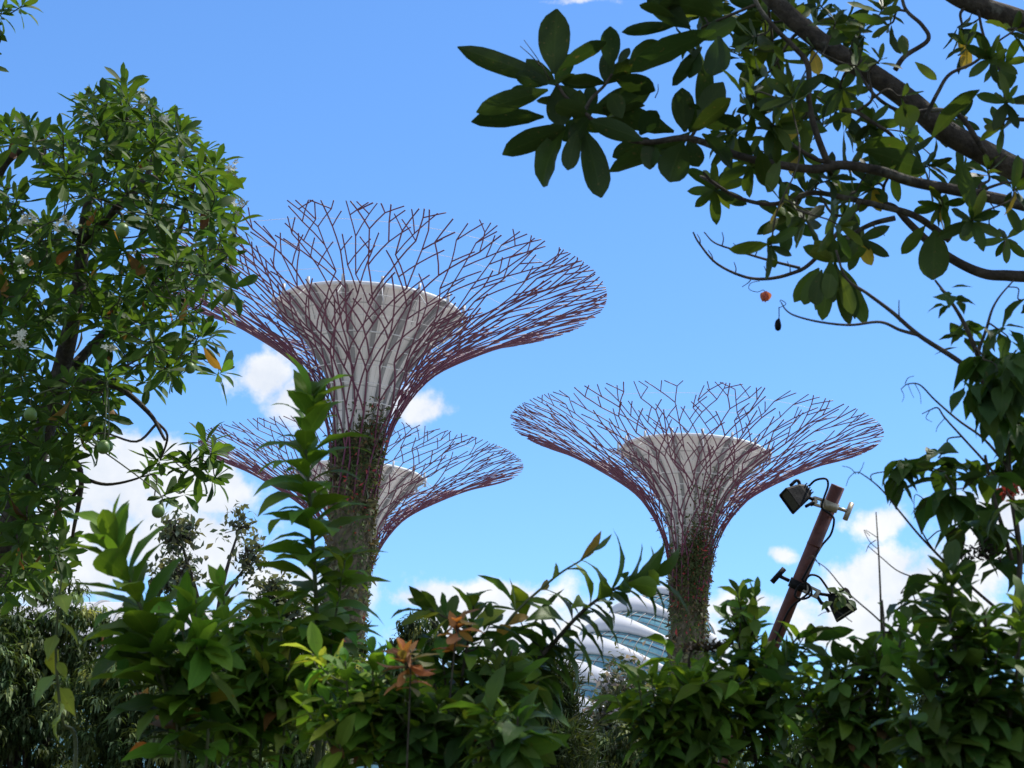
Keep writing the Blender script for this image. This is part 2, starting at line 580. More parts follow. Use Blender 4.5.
def grow_branches(nb, rs):
    """all the steel branches of one tower, grown together from the neck up: every stem forks where
    there is room for it; returns one list of polylines per branch"""
    import heapq
    PT = np.zeros((40000, 3)); npt = 0
    ID = np.zeros(40000, int)
    def add(th, s, i):
        nonlocal npt
        PT[npt] = on_bowl(th, s); ID[npt] = i; npt += 1
    def room(th, s, me):
        if npt == 0:
            return 9.0
        d = np.linalg.norm(PT[:npt] - on_bowl(th, s), axis=1)
        d = d[ID[:npt] != me]
        return d.min() if len(d) else 9.0
    out = [[] for _ in range(nb)]
    heap, uid = [], 0
    for q in range(nb):
        th = 2 * pi * (q + rs.uniform(-.15, .15)) / nb
        heapq.heappush(heap, (0.0, uid, q, [(th, 0.0)], rs.uniform(-.05, .05), 0)); uid += 1
    while heap:
        s, me, q, pts, al, depth = heapq.heappop(heap)
        th = pts[-1][0]
        r = prof(s)[0]
        L = rs.uniform(2.0, 3.3) if s < 15 else rs.uniform(1.3, 2.2)
        cand = []
        for c in [al] + [al + rs.uniform(-.36, .36) for _ in range(10)]:
            c = float(np.clip(c, -.6, .6)) * (.4 if s < 4.5 else .7 if s < 8.5 else 1)
            t1, s1 = th + sin(c) * L / max(prof(s + L * .5)[0], 1.5), s + cos(c) * L
            m = min(room(t1, s1, me), 2 * room((th + t1) / 2, (s + s1) / 2, me))
            cand.append((min(m, 1.9) - .3 * abs(c - al), c, t1, s1, m))
        _, c, t1, s1, m = max(cand)
        end = s1 > SMAX * rs.uniform(.95, .995) or (depth > 0 and s > 9 and m < .6)
        s1 = min(s1, SMAX)
        k = max(2, int(L / .7))
        for j in range(1, k + 1):
            p = (th + (t1 - th) * j / k, s + (s1 - s) * j / k)
            pts.append(p)
            add(*p, me)
        if end:
            out[q].append((pts, .05 if depth < 2 else .043))
            continue
        sg = -np.sign(c) if abs(c) > .04 else rs.choice([-1, 1])
        forked = False
        if s1 > 2.5:
            for sgn in (sg, -sg):
                b = sgn * (rs.uniform(.5, .8) if s1 > 8.5 else rs.uniform(.3, .5))
                l = 2.0
                rr = max(prof(s1 + 1)[0], 1.5)
                if room(t1 + sin(b) * l / rr, s1 + cos(b) * l, me) > (1.3 if s1 < 8 else 1.6 if s1 < 14 else .95) and rs.rand() < .85:
                    heapq.heappush(heap, (s1, uid, q, [(t1, s1)], b, depth + 1)); uid += 1
                    al = -sgn * rs.uniform(.1, .3)
                    forked = True
                    break
            if not forked and s1 > 12.5 and rs.rand() < .6:   # a short dead-end spur
                b = sg * rs.uniform(.6, .9)
                l = rs.uniform(.7, 1.5)
                t2, s2 = t1 + sin(b) * l / prof(s1)[0], min(s1 + cos(b) * l, SMAX)
                if room(t2, s2, me) > .75:
                    out[q].append(([(t1, s1), (t2, s2)], .042))
                    add(t2, s2, -1 - me)
                al = -sg * rs.uniform(.05, .25)
        if not forked and abs(c) > .4:
            al = -np.sign(c) * rs.uniform(-.1, .2)          # kink back upright
        heapq.heappush(heap, (s1, me, q, pts, al, depth))
    return out

def steel_tree(label, az, D, H, seed, vine_side=0.0, vine_amount=1.0):
    rs = np.random.RandomState(seed)
    base = np.array([D * sin(az), D * cos(az), 0.0])
    zr = CAM[2] + H
    ctr = base + np.array([0, 0, zr])
    root = thing('steel_tree_tower', label, 'tree tower', base, 'steel tree towers')
    # turn so that th=0 faces the camera
    ca, sa = cos(-az), sin(-az)
    Rz = np.array([[ca, -sa, 0], [sa, ca, 0], [0, 0, 1]])
    tf = lambda P: ctr + np.asarray(P) @ Rz.T
    # planted shaft, lumpy
    nz, na = 90, 40
    zs = np.linspace(-zr, -8.0, nz)
    V, Fc = [], []
    for i, z in enumerate(zs):
        rr = np.interp(z, [-zr, -20, -12.5, -10, -8], [1.5, 1.26, 1.2, 1.22, 1.25])
        for k in range(na):
            a = 2 * pi * k / na
            rj = rr + .06 * sin(5 * a + z * 1.7) + rs.uniform(-.07, .07)
            V.append(tf([[rj * sin(a), -rj * cos(a), z]])[0])
    for i in range(nz - 1):
        for k in range(na):
            k2 = (k + 1) % na
            Fc.append((i * na + k, i * na + k2, (i + 1) * na + k2, (i + 1) * na + k))
    mesh('trunk', V, Fc, M_TRUNK, root)
    # plants on the shaft
    lv = Leaves('lance', 2, 1.0, rs)
    for i in range(6000):
        z = rs.uniform(-24.5, -8.6) if i % 3 else rs.uniform(-14, -8.6)
        a = rs.uniform(0, 2 * pi)
        rr = np.interp(z, [-30, -20, -12.5, -8], [1.4, 1.28, 1.24, 1.28])
        e = np.array([sin(a), -cos(a), 0])
        p = e * rr + np.array([0, 0, z])
        d = e * rs.uniform(.25, 1.0) + np.array([rs.uniform(-.5, .5), rs.uniform(-.5, .5), rs.uniform(-1.0, .7)])
        patch = sin(z * 1.3 + 2 * a) + sin(3 * a + z * .6) * .7 + .6 * sin(5 * a - z * 2.7)
        c = [(.042, .075, .02), (.065, .105, .03), (.11, .09, .055), (.07, .07, .035), (.13, .145, .085)][int(np.clip((patch + 2) * 1.1 + rs.uniform(-.9, .9), 0, 4))]
        if rs.rand() < .012:
            c = (.3, .05, .05)
        lv.add(tf([p])[0], Rz @ d, Rz @ (e + .3 * rs.randn(3)), rs.uniform(.18, .46) * (1.7 if patch > .8 else 1), jit(c, rs, .3), 2)
    # climbers on the lower branches
    for i in range(int(1500 * vine_amount)):
        z = rs.normal(-10.8, 2.2)
        if z > (-5.0 if vine_amount > 1 else -7.6) or z < -16:
            continue
        a = vine_side + rs.randn() * .55 if rs.rand() < .6 else rs.uniform(0, 2 * pi)
        rr = np.interp(z, PROF[:, 1], PROF[:, 0]) * rs.uniform(.78, 1.06)
        e = np.array([sin(a), -cos(a), 0])
        p = e * rr + np.array([0, 0, z])
        d = e * rs.uniform(.2, 1) + np.array([rs.uniform(-.6, .6), rs.uniform(-.6, .6), rs.uniform(-1, .4)])
        c = [(.045, .065, .022), (.06, .08, .03), (.1, .07, .035), (.3, .045, .06)][rs.choice(4, p=[.5, .3, .12, .08])]
        lv.add(tf([p])[0], Rz @ d, Rz @ (e + .4 * rs.randn(3)), rs.uniform(.15, .42), jit(c, rs), 1)
    for i in range(int(420 * vine_amount)):
        z = -10 + (6.2 if vine_amount > 1 else 2.6) * rs.rand() ** 1.6
        a = vine_side + rs.randn() * .3 * (1 - (z + 10) / 9)
        rr = np.interp(z, PROF[:, 1], PROF[:, 0]) * rs.uniform(.72, 1.05)
        e = np.array([sin(a), -cos(a), 0])
        lv.add(tf([e * rr + np.array([0, 0, z])])[0], Rz @ (e * .6 + rs.randn(3) * .6), Rz @ (e + .4 * rs.randn(3)), rs.uniform(.14, .36),
               jit([(.045, .065, .022), (.06, .08, .03), (.1, .07, .035), (.3, .045, .06)][rs.choice(4, p=[.5, .3, .12, .08])], rs), 1)
    lv.build('plant_cladding', M_FAR, root)
    # funnel
    cp = catmull(np.array([(1.42, -9.6), (1.5, -8.2), (1.78, -6.8), (2.4, -5.25), (3.42, -3.75), (4.75, -2.25), (5.46, -1.72)]), 5)
    na = 96
    V, Fc = [], []
    for (r, z) in cp:
        for k in range(na):
            a = 2 * pi * k / na
            V.append(tf([[r * sin(a), -r * cos(a), z]])[0])
    m_ = len(cp)
    for i in range(m_ - 1):
        for k in range(na):
            k2 = (k + 1) % na
            Fc.append((i * na + k, i * na + k2, (i + 1) * na + k2, (i + 1) * na + k))
    fun = mesh('funnel', V, Fc, M_CONC, root)
    # rim: a turned lip with a flat top
    rp = [(5.40, -1.80), (5.47, -1.80), (5.52, -1.74), (5.52, -1.62), (5.45, -1.56), (0.02, -1.48)]
    V, Fc = [], []
    for (r, z) in rp:
        for k in range(na):
            a = 2 * pi * k / na
            V.append(tf([[r * sin(a), -r * cos(a), z]])[0])
    for i in range(len(rp) - 1):
        for k in range(na):
            k2 = (k + 1) % na
            Fc.append((i * na + k, i * na + k2, (i + 1) * na + k2, (i + 1) * na + k))
    mesh('rim', V, Fc, M_RIM, root)
    # ribs and their brackets
    for q in range(16):
        a0 = 2 * pi * (q + .25) / 16
        V, Fc = [], []
        for (r, z) in cp:
            hw = np.interp(r, [1.4, 5.5], [.06, .2])
            for (da, dr) in ((-hw, -.1), (-hw, .2), (hw, .2), (hw, -.1)):
                a = a0 + da / r
                rr = r + dr * np.interp(r, [1.4, 3, 5.5], [.6, 1.0, 1.0])
                V.append(tf([[rr * sin(a), -rr * cos(a), z - dr * .3]])[0])
        for i in range(m_ - 1):
            for k in range(4):
                k2 = (k + 1) % 4
                Fc.append((i * 4 + k, i * 4 + k2, (i + 1) * 4 + k2, (i + 1) * 4 + k))
        Fc += [(0, 1, 2, 3), tuple((m_ - 1) * 4 + k for k in (3, 2, 1, 0))]
        rib = mesh('rib', V, Fc, M_RIB, fun, False)
        e = np.array([sin(a0), -cos(a0), 0])
        tg = np.array([cos(a0), sin(a0), 0])
        tb = Tubes()
        zz = np.array([0, 0, 1.0])
        tb.add(tf([e * 5.70 + zz * -2.1, e * 5.74 + zz * -1.28]), .1, .1, 6)
        tb.add(tf([e * 5.75 + zz * -1.9, e * 4.25 - tg * .5 + zz * -3.3]), .03, .03, 5)
        tb.add(tf([e * 5.75 + zz * -1.9, e * 4.25 + tg * .5 + zz * -3.3]), .03, .03, 5)
        tb.add(tf([e * 5.75 + zz * -1.9, e * 7.0 + zz * -3.1]), .028, .028, 5)
        tb.build('bracket', M_BRACKET, rib)
    # branches
    nb = 18
    for q, polys in enumerate(grow_branches(nb, rs)):
        tb = Tubes()
        for (pts, rad) in polys:
            tb.add(tf([on_bowl(t_, s_) for t_, s_ in pts]), [rad * np.interp(s_, [0, 8, 20.5], [1.2, 1.05, .8]) for t_, s_ in pts], None, 6)
        tb.build('branch', M_STEEL, root)
    # tie wires
    for s in (5.6, 6.7, 7.8, 8.9, 10.0, 11.2, 12.8, 14.6, 16.6, 18.6):
        r, z = prof(s)
        a = np.linspace(0, 2 * pi, 73)
        P = tf(np.stack([r * np.sin(a), -r * np.cos(a), z + 0 * a], -1) * np.array([.985, .985, 1]))
        tb = Tubes()
        tb.add(P, (.03 if s < 10.5 else .013), None, 4, False)
        tb.build('tie_wire', M_WIRE, root)
    return root

R0 = 14.0
steel_tree('purple steel tree tower looming largest, its planted shaft rising behind a tall leafy shoot', -.0819, 7.607 * R0, 2.4486 * R0, 21, .5, .7)
steel_tree('purple steel tree tower standing alone beside the leaning brown floodlight pole, creepers on its neck', .1020, 9.838 * R0, 2.4567 * R0, 22, .42, 2.3)
steel_tree('smallest looking purple steel tree tower, half hidden behind the shaft of a bigger one', -.0795, 11.293 * R0, 2.522 * R0, 23, -.3, .8)

# ------------------------------------------------------------------ far buildings
def ring_building():
    """pale rounded building of stacked, tilted shell bands with curved glazing between them"""
    base = at(676, 700, 230.0)
    root = thing('banded_building', 'white rounded building with curved bands of blue glass, behind a planted shaft', 'building',
                 (base[0], base[1], 0))
    axis = nrm(np.array([.34, .26, 1.0]))
    ex = nrm(np.cross([0, 1, 0], axis))
    ey = np.cross(axis, ex)
    c0 = at(680, 596, 236.0)
    n = 120
    ang = np.arange(n) * 2 * pi / n
    E_ = np.cos(ang)[:, None] * ex + np.sin(ang)[:, None] * ey
    wl = np.clip(E_ @ nrm([-.95, -.3, 0]), 0, 1) ** 2.2 + np.clip(E_ @ nrm([.95, .3, 0]), 0, 1) ** 2.2
    def sheet(rows):
        V, Fc = [], []
        for (r, h) in rows:
            V += list(c0 + axis * np.broadcast_to(np.asarray(h, float), (n,))[:, None] + np.broadcast_to(np.asarray(r, float), (n,))[:, None] * E_)
        for i in range(len(rows) - 1):
            for k in range(n):
                k2 = (k + 1) % n
                Fc.append((i * n + k, i * n + k2, (i + 1) * n + k2, (i + 1) * n + k))
        return V, Fc
    mesh('roof', *sheet([(4.2, -2.2), (4.45, -1.9), (4.3, -1.3), (2.9, -.3), (.05, .1)]), M_WHITE, root)
    Rb = [4.2, 7.2, 9.6, 11.4, 12.6, 13.2]
    for i in range(5):
        top = -2.1 - 4.2 * i
        bot = top - 4.0
        r0, r1 = Rb[i] - .3, Rb[i + 1]
        # glazing drops from under the band above to the band below
        g = mesh('window', *sheet([(r0, top), (r0 + (r1 - r0) * .55, top - 1.5), (r1 - .35, bot + 1.0), (r1 - .35, bot + .2)]), M_GLASS, root)
        tb = Tubes()
        for k in range(0, n, 3):
            e = E_[k]
            tb.add([c0 + axis * top + (r0 + .06) * e, c0 + axis * (top - 1.5) + (r0 + (r1 - r0) * .55 + .06) * e, c0 + axis * (bot + 1.0) + (r1 - .29) * e, c0 + axis * (bot + .2) + (r1 - .29) * e], .06, .06, 4)
        for rr, hh in ((r0 + (r1 - r0) * .3, top - .8), (r0 + (r1 - r0) * .55 + .06, top - 1.5), (r0 + (r1 - r0) * .78, top - 2.5)):
            tb.add(np.vstack([c0 + axis * hh + rr * E_, [c0 + axis * hh + rr * E_[0]]]), .06, .06, 4, False)
        tb.build('frame', M_RIB, g)
        # white shell band below it, climbing at both ends so that the glazing tapers away
        up = bot + .3 + 3.2 * wl
        rup = r1 + .12 - (r1 - r0) * .62 * wl
        mesh('shell_band', *sheet([(rup - .5, up + .05), (rup, up), (r1 + .32, bot + .2 + .6 * wl), (r1 + .36, bot - .35), (r1 + .15, bot - .6), (r1 - .4, bot - .5)]), M_WHITE, root)
    mesh('wall', *sheet([(12.6, -23.5), (12.6, -60)]), M_WHITE, root)
ring_building()

def glasshouse():
    """long pale shell roof of the conservatory seen in pieces through the left-hand trees"""
    root = thing('conservatory', 'long pale grey conservatory shell glimpsed between the trees under the big cloud', 'building', (-40, 210, 0))
    V, Fc = [], []
    nu, nv = 60, 24
    A, B = at(-140, 640, 215), at(420, 668, 205)
    for i in range(nu + 1):
        u = i / nu
        c = A + (B - A) * u
        hh = 9.5 * sin(pi * np.clip(u, .02, .98)) ** .6
        for j in range(nv + 1):
            a = pi * j / nv
            V.append((c[0], c[1] - 16 * cos(a), c[2] * .0 + 12 + (c[2] - 16) + hh * 1.0 * sin(a)))
    for i in range(nu):
        for j in range(nv):
            a = i * (nv + 1) + j
            Fc.append((a, a + 1, a + nv + 2, a + nv + 1))
    sh = mesh('roof', V, Fc, M_PALE, root)
    tb = Tubes()
    for i in range(0, nu + 1, 3):
        tb.add([np.array(V[i * (nv + 1) + j]) + np.array([0, 0, .1]) for j in range(nv + 1)], .16, .16, 5)
    tb.build('rib', M_RIB, sh)
    zb = min(v[2] for v in V)
    W_ = []
    for (x, y) in ((A[0], A[1] - 16), (B[0], B[1] - 16), (B[0], B[1] + 16), (A[0], A[1] + 16)):
        W_ += [(x, y, 0), (x, y, zb + .3)]
    mesh('wall', W_, [(0, 2, 3, 1), (2, 4, 5, 3), (4, 6, 7, 5), (6, 0, 1, 7)], M_GLASS, root, False)
glasshouse()

# ------------------------------------------------------------------ trees a way off
def sphere_pts(n, rs):
    v = rs.randn(n, 3)
    return v / np.linalg.norm(v, axis=1, keepdims=True)

def far_tree(name, label, cat, cx, top, depth, wpx, hpx, seed, tufts, leafL, tints, style='droop', group=None, open_=0.0, pale=None, per=20):
    """cx, top, wpx, hpx: where the crown stands in the photo; rooted on the ground"""
    rs = np.random.RandomState(seed)
    k = depth / F_PX
    cen = at(cx, top + hpx / 2, depth)
    rx, rz = wpx * k / 2, hpx * k / 2
    root = thing(name, label, cat, (cen[0], cen[1], 0), group)
    tb = Tubes()
    rt = max(.05, rx * .07)
    fork = np.array([cen[0], cen[1], max(.6, cen[2] - rz * .9)])
    tb.add(catmull([[cen[0], cen[1], 0], [cen[0] + rt, cen[1], fork[2] * .5], fork], 5), rt * 1.4, rt, 8)
    lobes = []
    nl = 20 if style == 'sparse' else 9
    for i in range(nl):
        v = sphere_pts(1, rs)[0] * np.array([rx, rx * .8, rz]) * (rs.uniform(.5, 1.0) if style == 'sparse' else rs.uniform(.35, .72))
        lobes.append((cen + v, rs.uniform(.16, .3) if style == 'sparse' else rs.uniform(.38, .6)))
        tip = cen + v
        mid = (fork + tip) / 2 + rs.randn(3) * rx * .07
        tb.add(catmull([fork, mid, tip], 5), rt * .6, rt * .15, 6)
    lv = Leaves('elliptic', 2, 1.0, rs)
    if style == 'droop':
        leafL, tufts, per = leafL * .66, int(tufts * 1.35), 26
    ends = Tubes()
    cnt = 0
    while cnt < tufts:
        c, f = lobes[rs.randint(nl)]
        v = sphere_pts(1, rs)[0]
        rr = rs.uniform(.3, 1) ** .4
        if style == 'sparse':
            rr = rs.uniform(.1, 1)
        p = c + v * rr * f * np.array([rx, rx * .8, rz])
        if p[2] < .3:
            cnt += 1
            continue
        cnt += 1
        ti = tints[rs.randint(len(tints))]
        up = (v[2] + 1) / 2
        if pale is not None and rs.rand() < .22 * up + .05:
            ti = pale
        ti = jit(ti, rs, .25, .15)
        if style == 'sparse':
            ends.add(catmull([c, (c + p) / 2 + rs.randn(3) * .12, p], 3), .02, .008, 4)
        for q in range(per):
            if style == 'droop':
                d = np.array([rs.randn(), rs.randn(), rs.uniform(-1.5, .4)])
                ng = np.array([d[0], d[1], 1.2])
                lv.add(p + rs.randn(3) * leafL * .3, d, ng, leafL * rs.uniform(.7, 1.25), jit(ti, rs, .15, .05), 2, .75)
            elif style == 'needle':
                d = np.array([rs.randn() * .6, rs.randn() * .6, rs.uniform(-.3, 1.4)])
                lv.add(p + rs.randn(3) * leafL * .35, d, rs.randn(3), leafL * rs.uniform(.6, 1.3), jit(ti, rs, .15, .05), 0, .35)
            else:
                d = rs.randn(3)
                lv.add(p + rs.randn(3) * leafL * .75, d, np.array([0, 0, 1]) + rs.randn(3) * .6, leafL * rs.uniform(.7, 1.2), jit(ti, rs, .2, .08), 1, 1.35)
    tb.build('trunk', M_BARK, root)
    if style == 'sparse':
        ends.build('twig_sprays', M_TWIG, root)
    lv.build('crown', M_FAR, root)
    return root

G_FAR = 'garden trees beyond the shrubs'
DK = [(.036, .06, .018), (.046, .074, .022), (.058, .088, .026), (.04, .068, .02)]
OL = [(.04, .06, .025), (.05, .07, .03), (.06, .075, .035)]
GY = [(.09, .11, .07), (.12, .14, .09), (.07, .09, .05)]
PALE = (.20, .25, .10)
far_tree('garden_tree', 'round dark green tree with pale young tips, filling the lower left corner', 'tree', 40, 552, 26, 230, 290, 31, 700, .24, DK, 'droop', G_FAR, pale=PALE)
far_tree('garden_tree', 'dark bushy tree with drooping leaves, low behind the big-leaved left shoot', 'tree', 155, 618, 24, 220, 230, 32, 560, .22, DK, 'droop', G_FAR, pale=PALE)
far_tree('garden_tree', 'dark drooping tree rising just left of the tallest planted shaft', 'tree', 300, 600, 30, 190, 240, 33, 500, .26, DK, 'droop', G_FAR, pale=PALE)
far_tree('garden_tree', 'small-topped dark tree peeping up right beside the foot of the tallest planted shaft', 'tree', 395, 596, 34, 110, 190, 34, 330, .26, DK + OL, 'droop', G_FAR, pale=PALE)
far_tree('garden_tree', 'dark tree with hanging pale new leaves below the arching leafy branch', 'tree', 480, 640, 30, 150, 210, 35, 460, .27, DK, 'droop', G_FAR, pale=(.22, .25, .12))
far_tree('conifer_tree', 'dark feathery conifer standing low in the middle of the gap', 'conifer', 556, 634, 26, 120, 230, 36, 700, .2, [(.022, .038, .012), (.032, .05, .014), (.04, .055, .016)], 'needle', None)
far_tree('flowering_tree', 'greyish flowering tree in front of the white banded building', 'tree', 622, 670, 60, 90, 110, 37, 380, .28, GY + OL, 'round', None, pale=(.22, .19, .19), per=12)
far_tree('garden_tree', 'olive green tree with pale tips below the white banded building', 'tree', 640, 690, 34, 190, 190, 38, 520, .26, DK + OL, 'droop', G_FAR, pale=PALE)
far_tree('sparse_tree', 'thin grey-leaved tree with see-through branches against the big cloud', 'tree', 218, 508, 38, 170, 170, 39, 330, .19, GY, 'sparse', None, per=11)
far_tree('garden_tree', 'dark tree low behind the foot of the leaning floodlight pole', 'tree', 800, 680, 30, 260, 200, 40, 480, .25, DK, 'droop', G_FAR)
far_tree('garden_tree', 'dark tree in the lower right corner behind the broad-leaved bush', 'tree', 990, 650, 26, 240, 220, 41, 430, .25, DK, 'droop', G_FAR)

# ------------------------------------------------------------------ floodlight pole
def poly_solid(quads_front, quads_back):
    V = list(quads_front) + list(quads_back)
    n = len(quads_front)
    Fc = [tuple(range(n)), tuple(range(n, 2 * n))[::-1]]
    for k in range(n):
        k2 = (k + 1) % n
        Fc.append((k, k + n, k2 + n, k2))
    return V, Fc

PD = 9.0
K9 = PD / F_PX
def pole_and_lamps():
    top, low = at(838, 486, PD), at(775, 640, PD + .05)
    ax = nrm(low - top)
    foot = top + ax * (top[2] / -ax[2])
    root = thing('floodlight_pole', 'rusty brown steel pole leaning over the bushes', 'pole', foot)
    tb = Tubes()
    tb.add([top, top + ax * .6, top + ax * 1.6, foot], .034, .034, 20)
    p = tb.build('post', M_POLE, root)
    tb = Tubes()
    for u in (.30, .95):
        tb.add([top + ax * u, top + ax * (u + .012)], .035, .035, 20)
    tb.build('weld_seam', M_POLE, root)
    return top, ax
P_TOP, P_AX = pole_and_lamps()

def floodlight(label, head_px, clamp_px, aim, side, seed):
    """head_px: middle of the head, clamp_px: where the clamp grips the pole"""
    rs = np.random.RandomState(seed)
    cl = P_TOP + P_AX * np.linalg.norm(at(*clamp_px, PD) - P_TOP)
    hd = at(*head_px, PD - .05)
    root = thing('floodlight', label, 'floodlight', cl, 'floodlights clamped to the pole')
    aim = nrm(aim)
    u = nrm(np.cross(aim, [0.2, 1, .1]))
    v = np.cross(aim, u)
    def rect(c, a, b, r=.012, n=3):
        out = []
        for (sx, sy) in ((1, 1), (-1, 1), (-1, -1), (1, -1)):
            for q in range(n + 1):
                t = (pi / 2) * q / n + {(1, 1): 0, (-1, 1): pi / 2, (-1, -1): pi, (1, -1): 3 * pi / 2}[(sx, sy)]
                out.append(c + u * (sx * (a - r) + r * cos(t)) + v * (sy * (b - r) + r * sin(t)))
        return out
    hs = .86
    secs = [rect(hd - aim * .062, .03 * hs, .026 * hs), rect(hd - aim * .05, .038 * hs, .034 * hs), rect(hd - aim * .02, .052 * hs, .046 * hs),
            rect(hd + aim * .045, .066 * hs, .058 * hs), rect(hd + aim * .055, .068 * hs, .060 * hs)]
    n = len(secs[0])
    V = [p for s_ in secs for p in s_]
    Fc = [tuple(range(n))[::-1]]
    for i in range(len(secs) - 1):
        for k in range(n):
            k2 = (k + 1) % n
            Fc.append((i * n + k, i * n + k2, (i + 1) * n + k2, (i + 1) * n + k))
    # recessed front with its rim
    inner = rect(hd + aim * .055, .058 * hs, .050 * hs, .01)
    deep = rect(hd + aim * .048, .057 * hs, .049 * hs, .01)
    b0 = (len(secs) - 1) * n
    V += inner + deep
    b1 = len(secs) * n
    for k in range(n):
        k2 = (k + 1) % n
        Fc.append((b0 + k, b0 + k2, b1 + k2, b1 + k))
        Fc.append((b1 + k, b1 + k2, b1 + n + k2, b1 + n + k))
    head = mesh('housing', V, Fc, M_BLACK, root, False)
    mesh('glass', rect(hd + aim * .0495, .056 * hs, .048 * hs, .01), [tuple(range(n))], M_LENS, head, False)
    fins = Tubes()
    for q in range(5):
        o = -.036 + .018 * q
        fins.add([hd - aim * .06 + u * o * .7 + v * -.036, hd - aim * .06 + u * o * .7 + v * .036], .004, .004, 4)
    fins.build('cooling_fin', M_BLACK, head)
    # yoke: U strap from both cheeks of the head to the clamp
    tb = Tubes()
    kn = hd * .42 + cl * .58
    for sg in (-1, 1):
        tb.add(catmull([hd + u * sg * .062 + aim * .0, hd + u * sg * .064 - aim * .05, (hd + kn) / 2 + u * sg * .035, kn], 5), .0085, .0085, 6)
    tb.build('yoke', M_BLACK, root)
    # clamp: a slotted bar, a collar round the post and the T handle
    d = nrm(cl - kn)
    w = nrm(np.cross(d, [0, 1, 0]))
    y = np.cross(w, d)
    col = Tubes()
    col.add([cl - P_AX * .022, cl + P_AX * .022], .042, .042, 20)
    c_ = col.build('clamp', M_CLAMP if side > 0 else M_BLACK, root)
    V, Fc = [], []
    L = np.linalg.norm(cl - kn)
    # bar with two oblong holes: built as a frame of blocks
    def block(a0, a1, b0_, b1_):
        b = len(V)
        for aa in (a0, a1):
            for bb in (b0_, b1_):
                for cc in (-.013, .013):
                    V.append(kn + d * aa + w * bb + y * cc)
        for f in ((0, 1, 3, 2), (4, 6, 7, 5), (0, 4, 5, 1), (2, 3, 7, 6), (0, 2, 6, 4), (1, 5, 7, 3)):
            Fc.append(tuple(b + i for i in f))
    block(-.02, L, .012, .021)
    block(-.02, L, -.021, -.012)
    for a in (-.02, L * .36, L * .74):
        block(a, a + .016, -.0118, .0118)
    mesh('bar', V, Fc, M_CLAMP, c_, False)
    tb = Tubes()
    q0 = cl + d * .045
    q1 = cl + d * .105
    tb.add([q0, q1], .009, .009, 8)
    hn = nrm(w + .25 * d)
    tb.add([q1 - hn * .045, q1 + hn * .045], .0135, .0135, 10)
    tb.build('handle', M_CLAMP if side > 0 else M_BLACK, root)
    return hd

def cable(label, pts, r=.0055):
    tb = Tubes()
    tb.add(catmull([at(*p) for p in pts], 8), r, r, 7)
    o = tb.build('cable', M_BLACK)
    o['label'] = label
    o['category'] = 'cable'
    o['group'] = 'floodlight cables'
floodlight('upper black floodlight on the leaning pole, facing left with a clear back', (798, 496), (825, 503), nrm(-RIGHT * .80 - UP * .42 - FWD * .42), 1, 1)
floodlight('lower black floodlight on the leaning pole with leaves heaped on it', (840, 605), (797, 585), nrm(RIGHT * .50 - UP * .8 - FWD * .35), -1, 2)
cable('black cable looping from the upper floodlight down the leaning pole', [(809, 486, PD - .05), (816, 480, PD - .06), (826, 479, PD - .06), (828, 486, PD - .07), (824, 498, PD - .08), (822, 508, PD - .08), (830, 514, PD - .06), (834, 520, PD + .02), (831, 534, PD + .03), (823, 544, PD + .02), (818, 552, PD - .02), (812, 562, PD - .05), (802, 580, PD - .05)])
cable('black cable arching from the pole to the lower floodlight', [(806, 590, PD - .06), (806, 580, PD - .07), (811, 575, PD - .07), (819, 577, PD - .06), (826, 586, PD - .06), (831, 594, PD - .05)])
cable('black cable coiled round the pole at the lower clamp', [(802, 580, PD - .05), (810, 586, PD - .06), (811, 595, PD - .07), (803, 599, PD - .07), (795, 596, PD - .06), (799, 586, PD - .06), (808, 584, PD - .06), (809, 592, PD - .06), (800, 600, PD - .05), (788, 612, PD - .05), (770, 655, PD), (740, 730, PD + .02)])

# ------------------------------------------------------------------ near trees and bushes
def P3(pts, d=None):
    return np.array([at(*(p if len(p) == 3 else (*p, d))) for p in pts])

class Skeleton:
    """a branching frame: traced limbs plus twigs that leave from the nearest wood"""
    def __init__(s):
        s.nodes, s.rad, s.dirs = [], [], []
        s.wood, s.twigs = Tubes(), Tubes()
    def limb(s, pts, d, r0, r1, sides=9, wood=True, n=7):
        P = catmull(P3(pts, d), n)
        (s.wood if wood else s.twigs).add(P, r0, r1, sides)
        R = np.linspace(r0, r1, len(P))
        T = np.gradient(P, axis=0)
        for p, r, t in zip(P, R, T):
            s.nodes.append(p); s.rad.append(r); s.dirs.append(nrm(t))
        return P
    def connect(s, p, rs, r1=.003, maxr=.012, droop=.0):
        A = np.array(s.nodes)
        dd = np.linalg.norm(A - p, axis=1)
        i = int(dd.argmin())
        q = A[i]
        L = dd[i]
        r0 = min(s.rad[i] * .8, maxr)
        m1 = q + (p - q) * .35 + s.dirs[i] * L * .18 + rs.randn(3) * L * .07
        m2 = q + (p - q) * .72 + np.array([0, 0, -L * droop]) + rs.randn(3) * L * .07
        C = catmull([q, m1, m2, p], 5)
        s.twigs.add(C, r0, r1, 5)
        T = np.gradient(C, axis=0)
        for k in range(2, len(C), 3):
            s.nodes.append(C[k]); s.rad.append(r0 + (r1 - r0) * k / len(C)); s.dirs.append(nrm(T[k]))
        return nrm(p - m2)

